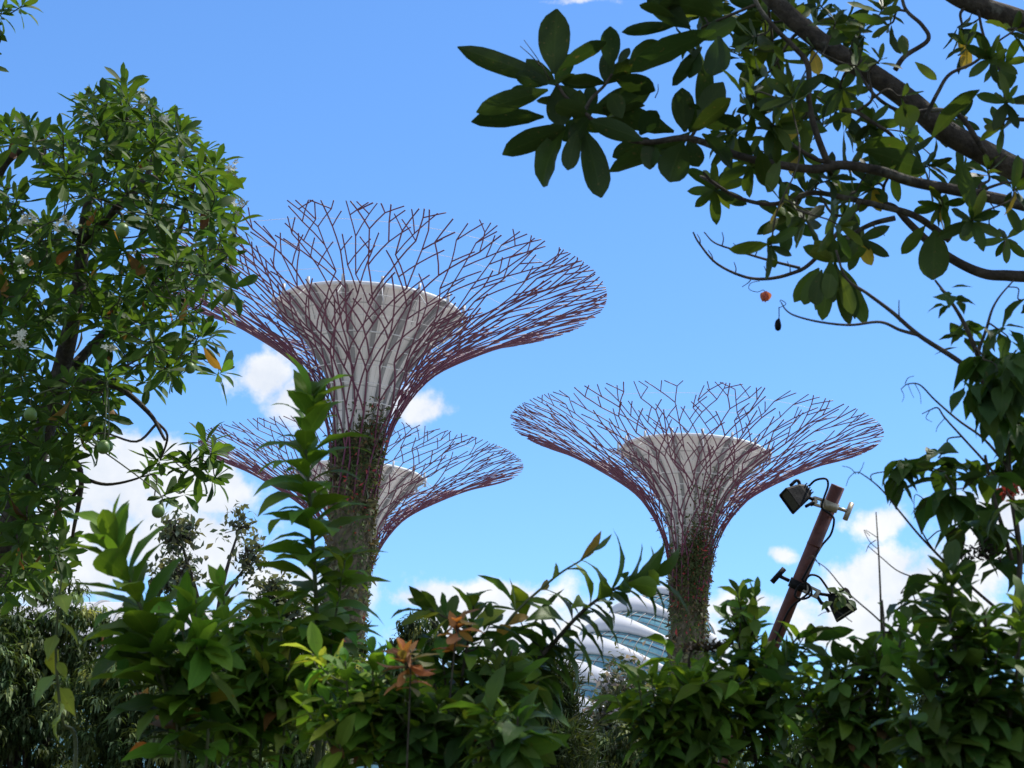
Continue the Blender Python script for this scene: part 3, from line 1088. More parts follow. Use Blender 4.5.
def inside(poly, x, y):
    c = False
    n = len(poly)
    for i in range(n):
        x1, y1 = poly[i]
        x2, y2 = poly[(i + 1) % n]
        if (y1 > y) != (y2 > y) and x < (x2 - x1) * (y - y1) / (y2 - y1) + x1:
            c = not c
    return c
def edge_dist(poly, x, y):
    p = np.array([x, y], float)
    best = 1e9
    for i in range(len(poly)):
        a, b = np.array(poly[i], float), np.array(poly[(i + 1) % len(poly)], float)
        t = np.clip(((p - a) @ (b - a)) / ((b - a) @ (b - a)), 0, 1)
        best = min(best, np.linalg.norm(p - a - t * (b - a)))
    return best

def whorl(lv, p, ax, n, L, cols, rs, spread=(35, 95), droopz=.25, kinds=(0, 0, 1, 1, 4), w=1.0):
    """a rosette of leaves at the end of a twig"""
    ax = nrm(ax)
    a0 = rs.uniform(0, 6.28)
    x = nrm(np.cross(ax, [.31, .77, .2]))
    y = np.cross(ax, x)
    for k in range(n):
        a = a0 + k * 2.39996
        b = radians(np.interp(k / max(n - 1, 1), [0, 1], spread) + rs.uniform(-12, 12))
        rad = cos(a) * x + sin(a) * y
        d = ax * cos(b) + rad * sin(b) + np.array([0, 0, -droopz * rs.uniform(0, 1.3) * k / n])
        base = p - ax * L * .22 * k / n
        lv.add(base, d, ax + .25 * rs.randn(3) - rad * .1, L * rs.uniform(.75, 1.12) * (.62 + .38 * min(1, k / 4)), jit(cols[rs.randint(len(cols))], rs, .22, .12), rs.choice(kinds), w)

# --- the flowering tree on the left
def left_tree():
    rs = np.random.RandomState(5)
    D = 10.0
    foot = at(-150, 760, D)
    root = thing('flowering_tree', 'tree on the left with whorled leaves, white flowers and hanging green fruit', 'tree', (foot[0], foot[1], 0))
    sk = Skeleton()
    b = (foot[0], foot[1], 0)
    P = catmull([b, at(-120, 900, D), at(-60, 740, D), at(-20, 600, D)], 6)
    sk.wood.add(P, .12, .075, 12)
    sk.limb([(-20, 600), (24, 490), (56, 390), (78, 290), (84, 225), (92, 185)], D, .075, .018)
    sk.limb([(84, 240, D), (120, 205, D - .2), (150, 170, D - .1), (150, 140, D), (128, 120, D)], D, .022, .009)
    sk.limb([(60, 380, D), (108, 330, D + .3), (150, 285, D + .4), (182, 222, D + .3), (196, 175, D + .2)], D, .03, .009)
    sk.limb([(60, 380, D), (112, 385, D - .4), (148, 412, D - .5), (165, 440, D - .6)], D, .022, .007)
    sk.limb([(40, 440, D), (80, 470, D + .2), (72, 540, D + .3)], D, .025, .009)
    sk.limb([(-20, 600, D), (-60, 420, D + .3), (-30, 270, D + .2), (0, 170, D), (32, 150, D), (44, 165, D)], D, .06, .008)
    sk.limb([(-60, 420, D + .3), (-90, 180, D + .2), (-50, 30, D), (-8, 14, D)], D, .04, .008)
    sk.limb([(150, 285, D + .4), (190, 300, D + .2), (215, 265, D)], D, .014, .006)
    poly = [(0, 118), (28, 112), (55, 118), (75, 92), (95, 78), (112, 70), (140, 74), (150, 97), (168, 105), (190, 110), (200, 135), (225, 150),
            (235, 175), (243, 205), (241, 240), (232, 262), (236, 290), (225, 310), (228, 340), (205, 352), (190, 405), (165, 388), (150, 400),
            (128, 412), (105, 408), (110, 430), (92, 450), (76, 468), (88, 500), (80, 560), (55, 590), (0, 610), (-90, 640), (-160, 420), (-130, 100)]
    holes = [(62, 352, 20), (20, 165, 16), (40, 192, 13), (128, 222, 14), (62, 205, 9), (130, 385, 9), (78, 520, 9), (170, 330, 8), (190, 240, 7), (25, 225, 7), (140, 255, 8), (205, 300, 7), (90, 330, 8), (110, 270, 7), (45, 290, 6), (170, 200, 7), (20, 400, 6), (120, 360, 8)]
    spots = []
    def try_add(x, y, d, mn):
        for (X, Y, Dd) in spots:
            if (X - x) ** 2 + (Y - y) ** 2 + ((Dd - d) * 45) ** 2 < mn * mn:
                return
        spots.append((x, y, d))
    for (x, y) in [(124, 84), (92, 97), (28, 126), (45, 140), (10, 128), (176, 122), (205, 150), (228, 190), (236, 222), (228, 250), (232, 285), (222, 300),
                   (222, 372), (160, 458), (150, 470), (212, 452), (200, 470), (216, 478), (185, 490), (165, 495), (205, 440), (190, 462), (100, 440), (104, 415), (60, 145), (5, 190)]:
        spots.append((x, y, D + rs.uniform(-.4, .3)))
    for _ in range(9000):
        x, y, d = rs.uniform(-150, 245), rs.uniform(70, 630), D + rs.uniform(-1.1, 1.4)
        if not inside(poly, x, y) or edge_dist(poly, x, y) < 13:
            continue
        if any((x - hx) ** 2 + (y - hy) ** 2 < (hr + 10) ** 2 for hx, hy, hr in holes):
            continue
        try_add(x, y, d, 23.5 if x > 0 else 36)
    for (x, y) in [(2, 14), (22, 6), (-14, 22), (-30, 8), (-20, 60)]:
        spots.append((x, y, D))
    lv = Leaves('obovate', 6, 1.0, rs)
    cols = [(.054, .112, .018), (.046, .096, .016), (.066, .132, .02), (.036, .078, .013)]
    order = sorted(range(len(spots)), key=lambda i: min(np.linalg.norm(np.array(sk.nodes) - at(*spots[i]), axis=1)))
    tips = []
    for i in order:
        x, y, d = spots[i]
        p = at(x, y, d)
        t = sk.connect(p, rs, .0035, .012, .12 if y > 400 and x > 100 else .0)
        ax = nrm(t * .5 + np.array([rs.randn() * .35, -.25 + rs.randn() * .3, .75]))
        whorl(lv, p, ax, rs.randint(10, 16), rs.uniform(.135, .185), cols, rs, (25, 110), .35, w=.95)
        tips.append((p, ax))
        # an old leaf turning under the rosette
        if rs.rand() < .13:
            lv.add(p - ax * .05, np.array([rs.randn() * .4, rs.randn() * .4, -1]), rs.randn(3), rs.uniform(.13, .19),
                   jit([(.24, .10, .03), (.22, .13, .04), (.13, .06, .03)][rs.randint(3)], rs), 1, 1.1)
    sk.wood.build('trunk', M_BARK, root)
    sk.twigs.build('twig_sprays', M_TWIG, root)
    lv.build('crown', M_LEAF, root)
    # flower heads
    for (x, y) in [(143, 93), (90, 124), (232, 168), (62, 223), (72, 228), (24, 218), (20, 262), (18, 345), (22, 336), (112, 348), (165, 118), (240, 205), (33, 219)]:
        c = at(x, y, D - 1.2)
        fl = Leaves('obovate', 3, 1.9, rs)
        for q in range(7):
            o = c + rs.randn(3) * .019
            axf = nrm(np.array([rs.randn() * .6, -.6 + rs.randn() * .5, .6]))
            u = nrm(np.cross(axf, [.3, .2, .9])); v = np.cross(axf, u)
            for k in range(5):
                a = k * 2 * pi / 5 + q
                fl.add(o, axf * .25 + cos(a) * u + sin(a) * v, axf, .021, (.78, .78, .7), 0)
        fl.build('blossom', M_PETAL, root)
    # fruit
    for (x, y, r, dd) in [(103, 447, .031, -.8), (107, 446, .028, -.7), (158, 511, .032, -.5), (122, 230, .032, -.8), (190, 368, .026, -.4), (30, 414, .03, -.9), (19, 260, .022, -.9)]:
        c = at(x, y, D + dd - .45)
        V, Fc = [], []
        for i in range(13):
            a = pi * i / 12
            for k in range(16):
                b = 2 * pi * k / 16
                rr = r * sin(a) * (1 + .06 * cos(b))
                V.append(c + np.array([rr * cos(b), rr * sin(b), -r * 1.08 * cos(a) - .10 * r * sin(a) ** 2]))
        for i in range(12):
            for k in range(16):
                k2 = (k + 1) % 16
                Fc.append((i * 16 + k, i * 16 + k2, (i + 1) * 16 + k2, (i + 1) * 16 + k))
        f = mesh('fruit', V, Fc, M_FRUIT, root)
        tb = Tubes()
        A = np.array([t[0] for t in tips])
        j = int(np.linalg.norm(A - (c + np.array([0, 0, .12])), axis=1).argmin())
        tb.add(catmull([c + np.array([0, 0, r * .9]), c + np.array([0, 0, r + .05]), (c + A[j]) / 2 + np.array([0, 0, .05]), A[j]], 5), .003, .004, 5)
        tb.build('stalk', M_STEM, f)
left_tree()

# --- the broad-leaved tree whose limbs reach in from the upper right
def right_tree():
    rs = np.random.RandomState(8)
    D = 6.0
    foot = np.array([4.6, 6.6, 0])
    root = thing('broad_leaved_tree', 'broad-leaved tree reaching in from the upper right with mottled limbs and big dark leaves', 'tree', foot)
    sk = Skeleton()
    T0 = foot + np.array([0, 0, 0.])
    tr = catmull([foot, foot + [.05, -.1, 1.4], foot + [-.1, -.2, 2.9], foot + [0, -.1, 4.6], foot + [.2, .1, 6.6]], 6)
    sk.wood.add(tr, .24, .12, 14)
    K = lambda px: px * D / F_PX
    def limb0(start, pts, r0, r1, dd=D):
        P = np.vstack([[start], P3(pts, dd)])
        P = catmull(P, 7)
        R = np.linspace(r0, r1, len(P))
        sk.wood.add(P, R, None, 11)
        Tt = np.gradient(P, axis=0)
        for p, r, t in zip(P, R, Tt):
            sk.nodes.append(p); sk.rad.append(r); sk.dirs.append(nrm(t))
    limb0(foot + [-.05, -.15, 2.2], [(1200, 262), (1090, 198), (1024, 173), (985, 153), (945, 131), (910, 101), (870, 73), (832, 50), (800, 25), (772, -2), (740, -40), (690, -110)], .046, .025)
    limb0(foot + [0, -.15, 3.2], [(1180, 110), (1090, 52), (1024, 22), (985, 8), (950, -8), (900, -50), (850, -130)], .046, .025, D + .3)
    limb0(foot + [-.05, -.2, 1.9], [(1180, 250), (1090, 222), (1024, 205), (985, 196), (950, 189), (910, 181), (880, 171), (842, 165), (815, 169), (780, 165), (740, 156), (700, 141), (680, 138), (650, 142), (622, 138), (600, 126), (584, 112), (566, 97), (556, 82)], .022, .0045, D - .25)
    limb0(foot + [-.1, -.2, 1.5], [(1150, 320), (1060, 282), (1012, 276), (985, 274), (957, 262), (930, 243), (908, 222), (892, 206), (870, 204)], .024, .008, D + .1)
    d2 = D - .25
    sk.limb([(828, 164), (816, 132), (809, 102), (808, 66), (795, 48), (775, 28), (757, 4), (745, -30)], d2, .011, .006)
    sk.limb([(840, 164), (818, 160), (800, 150), (770, 130), (752, 128)], d2, .008, .004)
    sk.limb([(584, 112), (592, 98), (604, 86), (612, 74)], d2, .006, .004)
    sk.limb([(690, 139), (697, 128), (704, 118)], d2, .006, .004)
    sk.limb([(985, 153), (962, 118), (940, 110), (905, 112), (880, 100), (862, 78), (850, 50)], D - .1, .009, .004)
    sk.limb([(925, 118), (938, 92), (950, 74), (975, 62), (1000, 40)], D - .2, .007, .004)
    sk.limb([(895, 70), (905, 56), (928, 40), (922, 25), (905, 8), (900, -20)], D, .009, .005)
    sk.limb([(842, 110), (856, 112), (872, 122), (888, 132), (896, 140)], D - .2, .008, .005)
    sk.limb([(1040, 120), (1010, 115), (1002, 75), (985, 40), (978, 10)], D - .3, .007, .004)
    sk.limb([(950, 240), (915, 216), (880, 206), (850, 199), (812, 193), (775, 204), (742, 199), (715, 184), (703, 172)], D - .15, .012, .004)
    sk.limb([(895, 218), (872, 224), (850, 236), (838, 250)], D - .1, .009, .006)
    sk.limb([(860, 200), (848, 220), (812, 262), (790, 274), (765, 279), (742, 276), (716, 263), (699, 243), (693, 232)], D - .2, .008, .0025, wood=False)
    sk.limb([(800, 268), (768, 260), (738, 251), (715, 243), (704, 232)], D - .2, .005, .0018, wood=False)
    bare = Tubes()
    for (x, y, x2, y2) in [(735, 275, 734, 262), (766, 279, 764, 266), (752, 278, 742, 287), (790, 274, 787, 261), (722, 246, 722, 232), (740, 252, 733, 243), (755, 256, 756, 246), (700, 245, 697, 234), (713, 262, 708, 250),
                             (830, 163, 822, 150), (655, 98, 658, 84), (550, 80, 524, 40), (540, 66, 520, 46), (878, 108, 868, 96), (800, 215, 812, 232), (870, 224, 885, 236), (1005, 240, 1000, 255)]:
        bare.add(catmull(P3([(x, y), ((x + x2) / 2 + 1.5, (y + y2) / 2), (x2, y2)], D - .22), 4), .0022, .0012, 4)
    bare.add(catmull(P3([(760, 281), (751, 283), (749, 289), (757, 292), (763, 290), (765, 292)], D - .22), 6), .0012, .001, 4)
    lv = Leaves('round', 9, 1.0, rs)
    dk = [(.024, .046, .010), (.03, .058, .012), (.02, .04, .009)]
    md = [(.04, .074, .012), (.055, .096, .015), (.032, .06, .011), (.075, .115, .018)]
    def leaf(x0, y0, x1, y1, wpx, d, cols=dk, tilt=None):
        t = rs.uniform(-.05, .05) if tilt is None else tilt
        a, b = at(x0, y0, d), at(x1, y1, d + t)
        L = np.linalg.norm(b - a)
        wr = (wpx * d / F_PX) / (L * .37)
        toward = nrm(CAM - (a + b) / 2)
        lv.add(a, b - a, -toward * .9 + np.array([0, 0, .45]) + rs.randn(3) * .3, L * 1.1, jit(cols[rs.randint(len(cols))], rs, .2, .1), rs.choice([0, 0, 1, 4]), wr * .9)
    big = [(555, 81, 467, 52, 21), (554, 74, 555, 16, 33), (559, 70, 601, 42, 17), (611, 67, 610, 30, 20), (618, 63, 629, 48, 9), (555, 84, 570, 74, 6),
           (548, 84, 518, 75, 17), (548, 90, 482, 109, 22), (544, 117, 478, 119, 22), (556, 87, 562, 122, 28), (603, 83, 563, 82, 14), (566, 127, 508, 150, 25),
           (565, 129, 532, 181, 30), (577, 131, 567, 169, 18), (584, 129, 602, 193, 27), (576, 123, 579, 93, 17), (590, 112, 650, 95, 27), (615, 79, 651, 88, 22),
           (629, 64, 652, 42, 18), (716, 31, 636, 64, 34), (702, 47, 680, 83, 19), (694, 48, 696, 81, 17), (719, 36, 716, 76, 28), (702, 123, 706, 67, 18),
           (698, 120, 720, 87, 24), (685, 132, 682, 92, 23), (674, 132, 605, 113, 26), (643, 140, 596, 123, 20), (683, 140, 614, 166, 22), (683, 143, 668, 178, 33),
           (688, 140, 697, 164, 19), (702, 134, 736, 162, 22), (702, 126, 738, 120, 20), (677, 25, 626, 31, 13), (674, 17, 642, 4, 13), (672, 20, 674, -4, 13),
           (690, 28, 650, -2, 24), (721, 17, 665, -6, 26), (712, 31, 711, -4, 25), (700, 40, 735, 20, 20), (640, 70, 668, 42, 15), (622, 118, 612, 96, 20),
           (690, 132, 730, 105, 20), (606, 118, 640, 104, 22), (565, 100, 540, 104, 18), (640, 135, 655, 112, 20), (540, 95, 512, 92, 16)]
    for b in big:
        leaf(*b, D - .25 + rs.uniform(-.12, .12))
    # single leaves that show clearly along the limbs
    for b in [(803, 100, 796, 82, 24), (840, 145, 896, 115, 0), (910, 128, 905, 108, 26), (932, 138, 968, 90, 20), (856, 150, 900, 142, 24), (866, 150, 920, 168, 22),
              (905, 56, 903, 34, 11), (915, 62, 934, 78, 9), (783, 62, 776, 46, 10), (851, 40, 848, 22, 15), (880, 14, 898, 8, 9), (850, 15, 880, 22, 10),
              (772, 66, 788, 90, 12), (935, 230, 933, 276, 30), (925, 226, 905, 252, 14), (940, 222, 945, 198, 12), (975, 215, 960, 165, 16), (1005, 205, 1020, 230, 12), (965, 214, 968, 240, 18),
              (780, 160, 772, 188, 17), (1000, 70, 1008, 85, 22), (760, 150, 767, 186, 18)]:
        if b[4]:
            leaf(*b, D - .3 + rs.uniform(-.1, .1), md)
    # clusters of smaller leaves
    for (x, y, n, l) in [(716, 188, 10, 28), (770, 40, 7, 40), (764, 75, 8, 34), (757, 108, 9, 34), (792, 96, 8, 38), (800, 120, 7, 30), (836, 108, 7, 30), (820, 122, 6, 28), (850, 132, 7, 30),
                         (846, 45, 6, 28), (836, 22, 6, 30), (884, 6, 6, 30), (858, 66, 5, 26), (962, 30, 7, 26), (990, 58, 8, 28), (1004, 62, 6, 26), (966, 45, 7, 24), (940, 132, 5, 34), (906, 132, 5, 34), (893, 162, 6, 34),
                         (930, 165, 6, 34), (962, 172, 6, 30), (800, 152, 7, 28), (806, 192, 6, 30), (850, 196, 7, 30), (872, 186, 6, 30), (1008, 100, 6, 28), (1016, 190, 5, 28), (784, 216, 8, 34),
                         (771, 246, 5, 34), (803, 222, 8, 30), (840, 226, 7, 30), (860, 240, 6, 30), (940, 206, 6, 30), (972, 220, 6, 30), (1006, 240, 5, 30), (988, 170, 6, 28), (776, 126, 8, 32), (748, 92, 6, 32), (740, 50, 7, 36),
                         (752, 20, 7, 36), (812, 50, 5, 26), (1000, 128, 6, 26), (786, 200, 6, 26), (745, 160, 6, 28), (830, 180, 6, 28), (880, 60, 4, 22), (960, 120, 5, 26), (1014, 30, 5, 30), (820, 5, 5, 30), (905, 95, 3, 24)]:
        d = D - .2 + rs.uniform(-.5, .9)
        p = at(x, y, d)
        t = sk.connect(p, rs, .0028, .007)
        ax = nrm(t * .6 + np.array([rs.randn() * .4, -.2 + rs.randn() * .4, .3]))
        whorl(lv, p, ax, int(n * 1.5), l * d / F_PX * 1.18, md + dk[:1], rs, (30, 95), .3, (0, 0, 1, 4), .84)
        if rs.rand() < .12:
            lv.add(p, np.array([rs.randn() * .4, 0, -1]), rs.randn(3), .09, (.42, .30, .04), 0, 1.2)
    poly = [(690, 0), (900, 0), (890, 60), (905, 160), (865, 240), (770, 215), (735, 165), (690, 120)]
    k = 0
    while k < 26:
        x, y = rs.uniform(690, 905), rs.uniform(0, 240)
        if not inside(poly, x, y):
            continue
        k += 1
        d = D + rs.uniform(-.3, 1.2)
        p = at(x, y, d)
        t = sk.connect(p, rs, .0028, .006)
        whorl(lv, p, nrm(t * .6 + np.array([rs.randn() * .4, -.2 + rs.randn() * .4, .3])), rs.randint(7, 12), rs.uniform(28, 42) * d / F_PX, md + dk, rs, (30, 95), .3, (0, 0, 1, 4), .85)
    for (x, y) in [(556, 85), (590, 116), (606, 84), (690, 132), (648, 138), (565, 122)]:
        for q in range(4):
            a = rs.uniform(0, 6.28)
            leaf(x, y, x + 40 * cos(a), y + 30 * sin(a), rs.uniform(14, 20), D - .15 + rs.uniform(-.1, .1))
    # the hanging bunch
    for k in range(17):
        x0, y0 = 832 + rs.uniform(-14, 14), 268 + rs.uniform(-10, 12)
        x1 = x0 + (x0 - 832) * 1.4 + rs.uniform(-6, 6)
        leaf(x0, y0, x1, y0 + rs.uniform(28, 46), rs.uniform(12, 17), D - .3 + rs.uniform(-.15, .15), md)
    for k in range(8):
        a = rs.uniform(-2.8, -.3)
        leaf(834, 262, 834 + 36 * cos(a), 262 + 22 * sin(a), 14, D - .3 + rs.uniform(-.1, .1), md)
    # the rest of the crown, overhead and out of the picture, which shades the bushes
    up = Leaves('elliptic', 3, 1.05, rs)
    for _ in range(1250):
        p = np.array([rs.uniform(-2.2, 6.0), rs.uniform(3.4, 9.6), rs.uniform(5.4, 9.0)])
        q = p - CAM
        if math.degrees(math.atan2(q[2], q[1])) < 33:
            continue
        ax = nrm(np.array([rs.randn() * .5, rs.randn() * .5, .8]))
        whorl(up, p, ax, 9, rs.uniform(.17, .23), md, rs, (30, 100), .3)
    for k in range(14):
        a = foot + np.array([.1, 0, rs.uniform(4.2, 6.4)])
        b = np.array([rs.uniform(-2.2, 5.8), rs.uniform(4.6, 9.6), rs.uniform(6.8, 8.4)])
        if math.degrees(math.atan2((b - CAM)[2], b[1])) < 38:
            continue
        sk.wood.add(catmull([a, (a + b) / 2 + np.array([0, 0, .6]), b], 6), .06, .015, 7)
    sk.wood.build('trunk', M_BARK, root)
    tw = sk.twigs
    tw.build('twig_sprays', M_TWIG, root)
    bare.build('bare_sprays', M_TWIG, root)
    lv.build('leaves', M_SHADE, root)
    up.build('crown', M_SHADE, root)
right_tree()

def dangling():
    rs = np.random.RandomState(3)
    d = 5.78
    lv = Leaves('ovate', 6, 1.25, rs)
    c = at(766, 291, d)
    for k in range(3):
        lv.add(c, np.array([rs.randn() * .25, rs.randn() * .25, -1]), np.array([rs.randn(), -1, 0]), .04, (.50, .17, .13), 3)
    o = lv.build('withered_leaf', M_LEAF)
    o['label'] = 'pinkish red withered leaf dangling from a bare twig against the sky'
    o['category'] = 'leaf'
    tb = Tubes()
    P = catmull(P3([(779, 307), (779, 312), (779, 318), (778, 322), (778, 327), (778, 331)], d), 3)
    R = np.interp(np.linspace(0, 1, len(P)), [0, .4, .55, .75, .95, 1], [.0015, .0015, .008, .011, .008, .002])
    tb.add(P, R, None, 10)
    tb.add(catmull(P3([(779, 308), (786, 304), (781, 300), (780, 302)], d), 4), .0012, .0012, 4)
    o = tb.build('seed_pod', M_BLACK)
    o['label'] = 'small dark seed pod hanging below the withered pink leaf'
    o['category'] = 'seed pod'
dangling()

def shoot(lv, st, pts, d, n, Lpx, t0, cols, rs, r0=.006, r1=.0025, beta=(28, 75), kinds=(1, 1, 2, 2, 3), w=1.0, foot=None, tipfrac=.55, gravity=.0):
    """a leafy shoot: traced stem, leaves spiralling up its last stretch (from t0)"""
    P = P3(pts, d)
    if foot is not None:
        P = np.vstack([P, [(P[-1] + np.array([foot[0], foot[1], 0])) / 2 * np.array([1, 1, 1])], [foot]])
    C = catmull(P, 8)[::-1]                        # from the ground up
    st.add(C, r0, r1, 6)
    n, w = int(n * 1.3), w * 1.02
    S = np.concatenate([[0], np.cumsum(np.linalg.norm(np.diff(C, axis=0), axis=1))])
    S /= S[-1]
    vis = C[S >= 0]
    T = np.gradient(C, axis=0)
    for k in range(n):
        u = t0 + (1 - t0) * (k + .5) / n
        p = np.array([np.interp(u, S, C[:, j]) for j in range(3)])
        t = nrm([np.interp(u, S, T[:, j]) for j in range(3)])
        a = k * 2.39996 + rs.uniform(-.3, .3)
        x = nrm(np.cross(t, [.3, .8, .1])); y = np.cross(t, x)
        rad = cos(a) * x + sin(a) * y
        f = (k + .5) / n
        b = radians(np.interp(f, [0, .7, 1], [beta[1], (beta[0] + beta[1]) / 2 + 8, beta[0]]) + rs.uniform(-10, 10))
        dd = t * cos(b) + rad * sin(b) + np.array([0, 0, -gravity])
        dist = (p - CAM) @ FWD
        L = Lpx * dist / F_PX * np.interp(f, [0, .15, .8, 1], [.85, 1, .95, tipfrac]) * rs.uniform(.85, 1.15)
        tint = jit(cols[rs.randint(len(cols))], rs, .25, .14)
        if rs.rand() < .03 and f < .6:
            tint = jit([(.17, .14, .028), (.13, .07, .025), (.11, .15, .03)][rs.randint(3)], rs)
        lv.add(p, dd, t - rad * .15 + rs.randn(3) * .22, L * (1 - .35 * (rs.rand() < .2)), tint, rs.choice(kinds), w * rs.uniform(.85, 1.15))

def plant(name, label, cat, base_px, depth, shape, mat, shoots, seed, group=None, seg=7, lf=.76, nf=1.3, side=6):
    """one rooted plant with its shoots; each shoot is (points, leaves, leaf px, options)"""
    rs = np.random.RandomState(seed)
    b = at(base_px, 700, depth)
    root = thing(name, label, cat, (b[0], b[1], 0), group)
    lv, st = Leaves(shape, seg, 1.0, rs), Tubes()
    for (pts, n, Lpx, o) in shoots:
        o = dict(o)
        n, Lpx = int(n * nf), Lpx * lf
        if o['cols'] is OR or 'kinds' in o and nf > 1.2 and seed in (56,):
            n, Lpx = int(n / nf), Lpx / lf
        d = o.pop('d', depth)
        foot = np.array([b[0] + rs.uniform(-.12, .12), b[1] + rs.uniform(-.12, .12), 0.0])
        Ppx = P3(pts, d)
        # share of the stem above the last traced point, so that leaves start at a traced place
        full = catmull(np.vstack([Ppx, [(Ppx[-1] + foot) / 2], [foot]]), 8)
        seg_ = np.linalg.norm(np.diff(full, axis=0), axis=1)
        nvis = (len(pts) - 1) * 8
        t_vis = 1 - seg_[:nvis].sum() / seg_.sum()
        t0 = t_vis + (1 - t_vis) * o.pop('skip', 0.0)
        g_ = rs.uniform(.85, 1.6)
        if o['cols'] is not OR:
            o['cols'] = [tuple(g_ * v * w_ for v, w_ in zip(c, (rs.uniform(.85, 1.25), 1, 1))) for c in o['cols']]
        cl = o['cols']
        shoot(lv, st, pts, d, n, Lpx, t0, o.pop('cols'), rs, foot=foot, **o)
        if cl is OR:
            continue
        if seed in (54, 56) or side == 0:
            continue
        for q in range(side):
            i = rs.randint(int(nvis * .25), max(nvis, 2))
            p0 = full[i]
            ln = rs.uniform(28, 62) * d / F_PX
            dv = np.array([rs.randn(), rs.randn() * .8, rs.uniform(.1, .9)])
            dv = nrm(dv)
            C = catmull([p0, p0 + dv * ln * .5 + np.array([0, 0, -.01]), p0 + dv * ln + np.array([0, 0, rs.uniform(-.02, .05)])], 5)
            st.add(C, .0032, .0016, 5)
            x = nrm(np.cross(dv, [.2, .4, .9])); y = np.cross(dv, x)
            m_ = rs.randint(7, 12)
            for k in range(m_):
                u = .25 + .75 * k / m_
                p = p0 + (C[-1] - p0) * u
                a = k * 2.39996 + rs.uniform(-.4, .4)
                rad = cos(a) * x + sin(a) * y
                be = radians(np.interp(u, [.25, 1], [80, 25]) + rs.uniform(-15, 15))
                lv.add(p, dv * cos(be) + rad * sin(be) + np.array([0, 0, -.15]), np.array([0, 0, .8]) + dv * .4 + rs.randn(3) * .3, Lpx * d / F_PX * rs.uniform(.55, 1.05),
                       jit(cl[rs.randint(len(cl))], rs, .28, .15), rs.choice([0, 1, 1, 2, 4]), rs.uniform(.85, 1.15))
    st.build('stem', M_STEM if mat is M_LEAF else M_TWIG, root)
    lv.build('leaves', mat, root)
    return root

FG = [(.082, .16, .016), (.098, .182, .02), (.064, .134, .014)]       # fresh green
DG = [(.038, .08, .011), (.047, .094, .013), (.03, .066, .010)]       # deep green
YG = [(.19, .25, .04), (.23, .27, .06)]
OR = [(.34, .12, .035), (.28, .13, .04), (.36, .17, .06), (.16, .13, .035)]
G_SH = 'leafy bushes along the path'

plant('leafy_shoot', 'tall upright shoot with toothed green leaves in front of the biggest planted shaft', 'shrub', 318, 5.0, 'lance', M_LEAF,
      [([(312, 394), (306, 440), (309, 490), (313, 545), (316, 600), (318, 650), (320, 720)], 62, 82, dict(cols=FG, beta=(18, 76), w=1.2, r0=.011, r1=.003, tipfrac=.7, kinds=(1, 2, 2, 3))),
       ([(345, 560), (338, 600), (330, 660), (326, 730)], 16, 60, dict(cols=FG + YG[:1], beta=(25, 75)))], 51, G_SH, lf=.88, nf=1.25, side=0)
plant('leafy_shoot', 'broad-leaved shoot leaning left below the hanging green fruit', 'shrub', 185, 4.6, 'elliptic', M_LEAF,
      [([(112, 530), (122, 562), (136, 596), (152, 640), (166, 690), (184, 760)], 34, 84, dict(cols=FG + DG[:1], beta=(18, 62), w=.95, r0=.01, kinds=(0, 1, 1, 2))),
       ([(196, 600), (196, 640), (200, 690), (206, 760)], 18, 66, dict(cols=FG, beta=(25, 80), w=.9)),
       ([(150, 640), (160, 690), (176, 760)], 12, 66, dict(cols=DG, beta=(35, 85)))], 52, G_SH, lf=.9, nf=1.2, side=2)
plant('leafy_shoot', 'bushy green shoots crowded at the foot of the tall upright shoot', 'shrub', 250, 4.9, 'lance', M_LEAF,
      [([(222, 585), (226, 620), (232, 680), (240, 760)], 22, 70, dict(cols=FG, beta=(25, 80))),
       ([(262, 608), (262, 650), (262, 700), (260, 765)], 22, 66, dict(cols=FG, beta=(25, 85))),
       ([(290, 640), (288, 690), (280, 765)], 18, 60, dict(cols=FG + YG[:1], beta=(30, 85))),
       ([(240, 680), (246, 720), (250, 770)], 16, 60, dict(cols=DG + FG, beta=(30, 90))),
       ([(205, 690), (215, 730), (225, 775)], 14, 56, dict(cols=DG + FG, beta=(30, 90)))], 53, G_SH)
plant('yellow_leaf_sapling', 'thin sapling with a few hanging yellow-green leaves at the far left', 'sapling', 70, 4.8, 'ovate', M_LEAF,
      [([(62, 575), (58, 610), (56, 660), (62, 720), (74, 775)], 7, 46, dict(cols=YG, beta=(60, 130), kinds=(1, 2), skip=.3, gravity=.5, r0=.007)),
       ([(92, 640), (120, 665), (140, 700), (150, 760)], 5, 28, dict(cols=OR, beta=(40, 100), r0=.004))], 54)
plant('leafy_shrub', 'arching branch of long drooping leaves reaching right across the white banded building', 'shrub', 480, 5.2, 'lance', M_GLOSSY,
      [([(650, 576), (630, 582), (606, 594), (582, 612), (558, 638), (534, 668), (502, 740)], 50, 70, dict(cols=DG + FG[:1], beta=(30, 75), kinds=(1, 2, 2), gravity=.3, w=.85, r0=.011, tipfrac=.8)),
       ([(545, 640), (530, 680), (505, 750)], 18, 62, dict(cols=DG, beta=(30, 85), gravity=.3))], 55, G_SH, lf=.9, nf=1.2, side=1)
plant('bronze_tipped_shrub', 'slender twig with a few bronze-tinged leaves pointing up into the sky', 'shrub', 470, 5.0, 'elliptic', M_LEAF,
      [([(598, 546), (583, 559), (562, 572), (542, 588), (522, 606), (506, 625), (488, 660), (470, 740)], 13, 40, dict(cols=[(.10, .13, .03), (.16, .11, .03), (.07, .12, .03)], beta=(15, 60), kinds=(0, 1), r0=.007, r1=.002, w=.85, tipfrac=1.0)),
       ], 56)
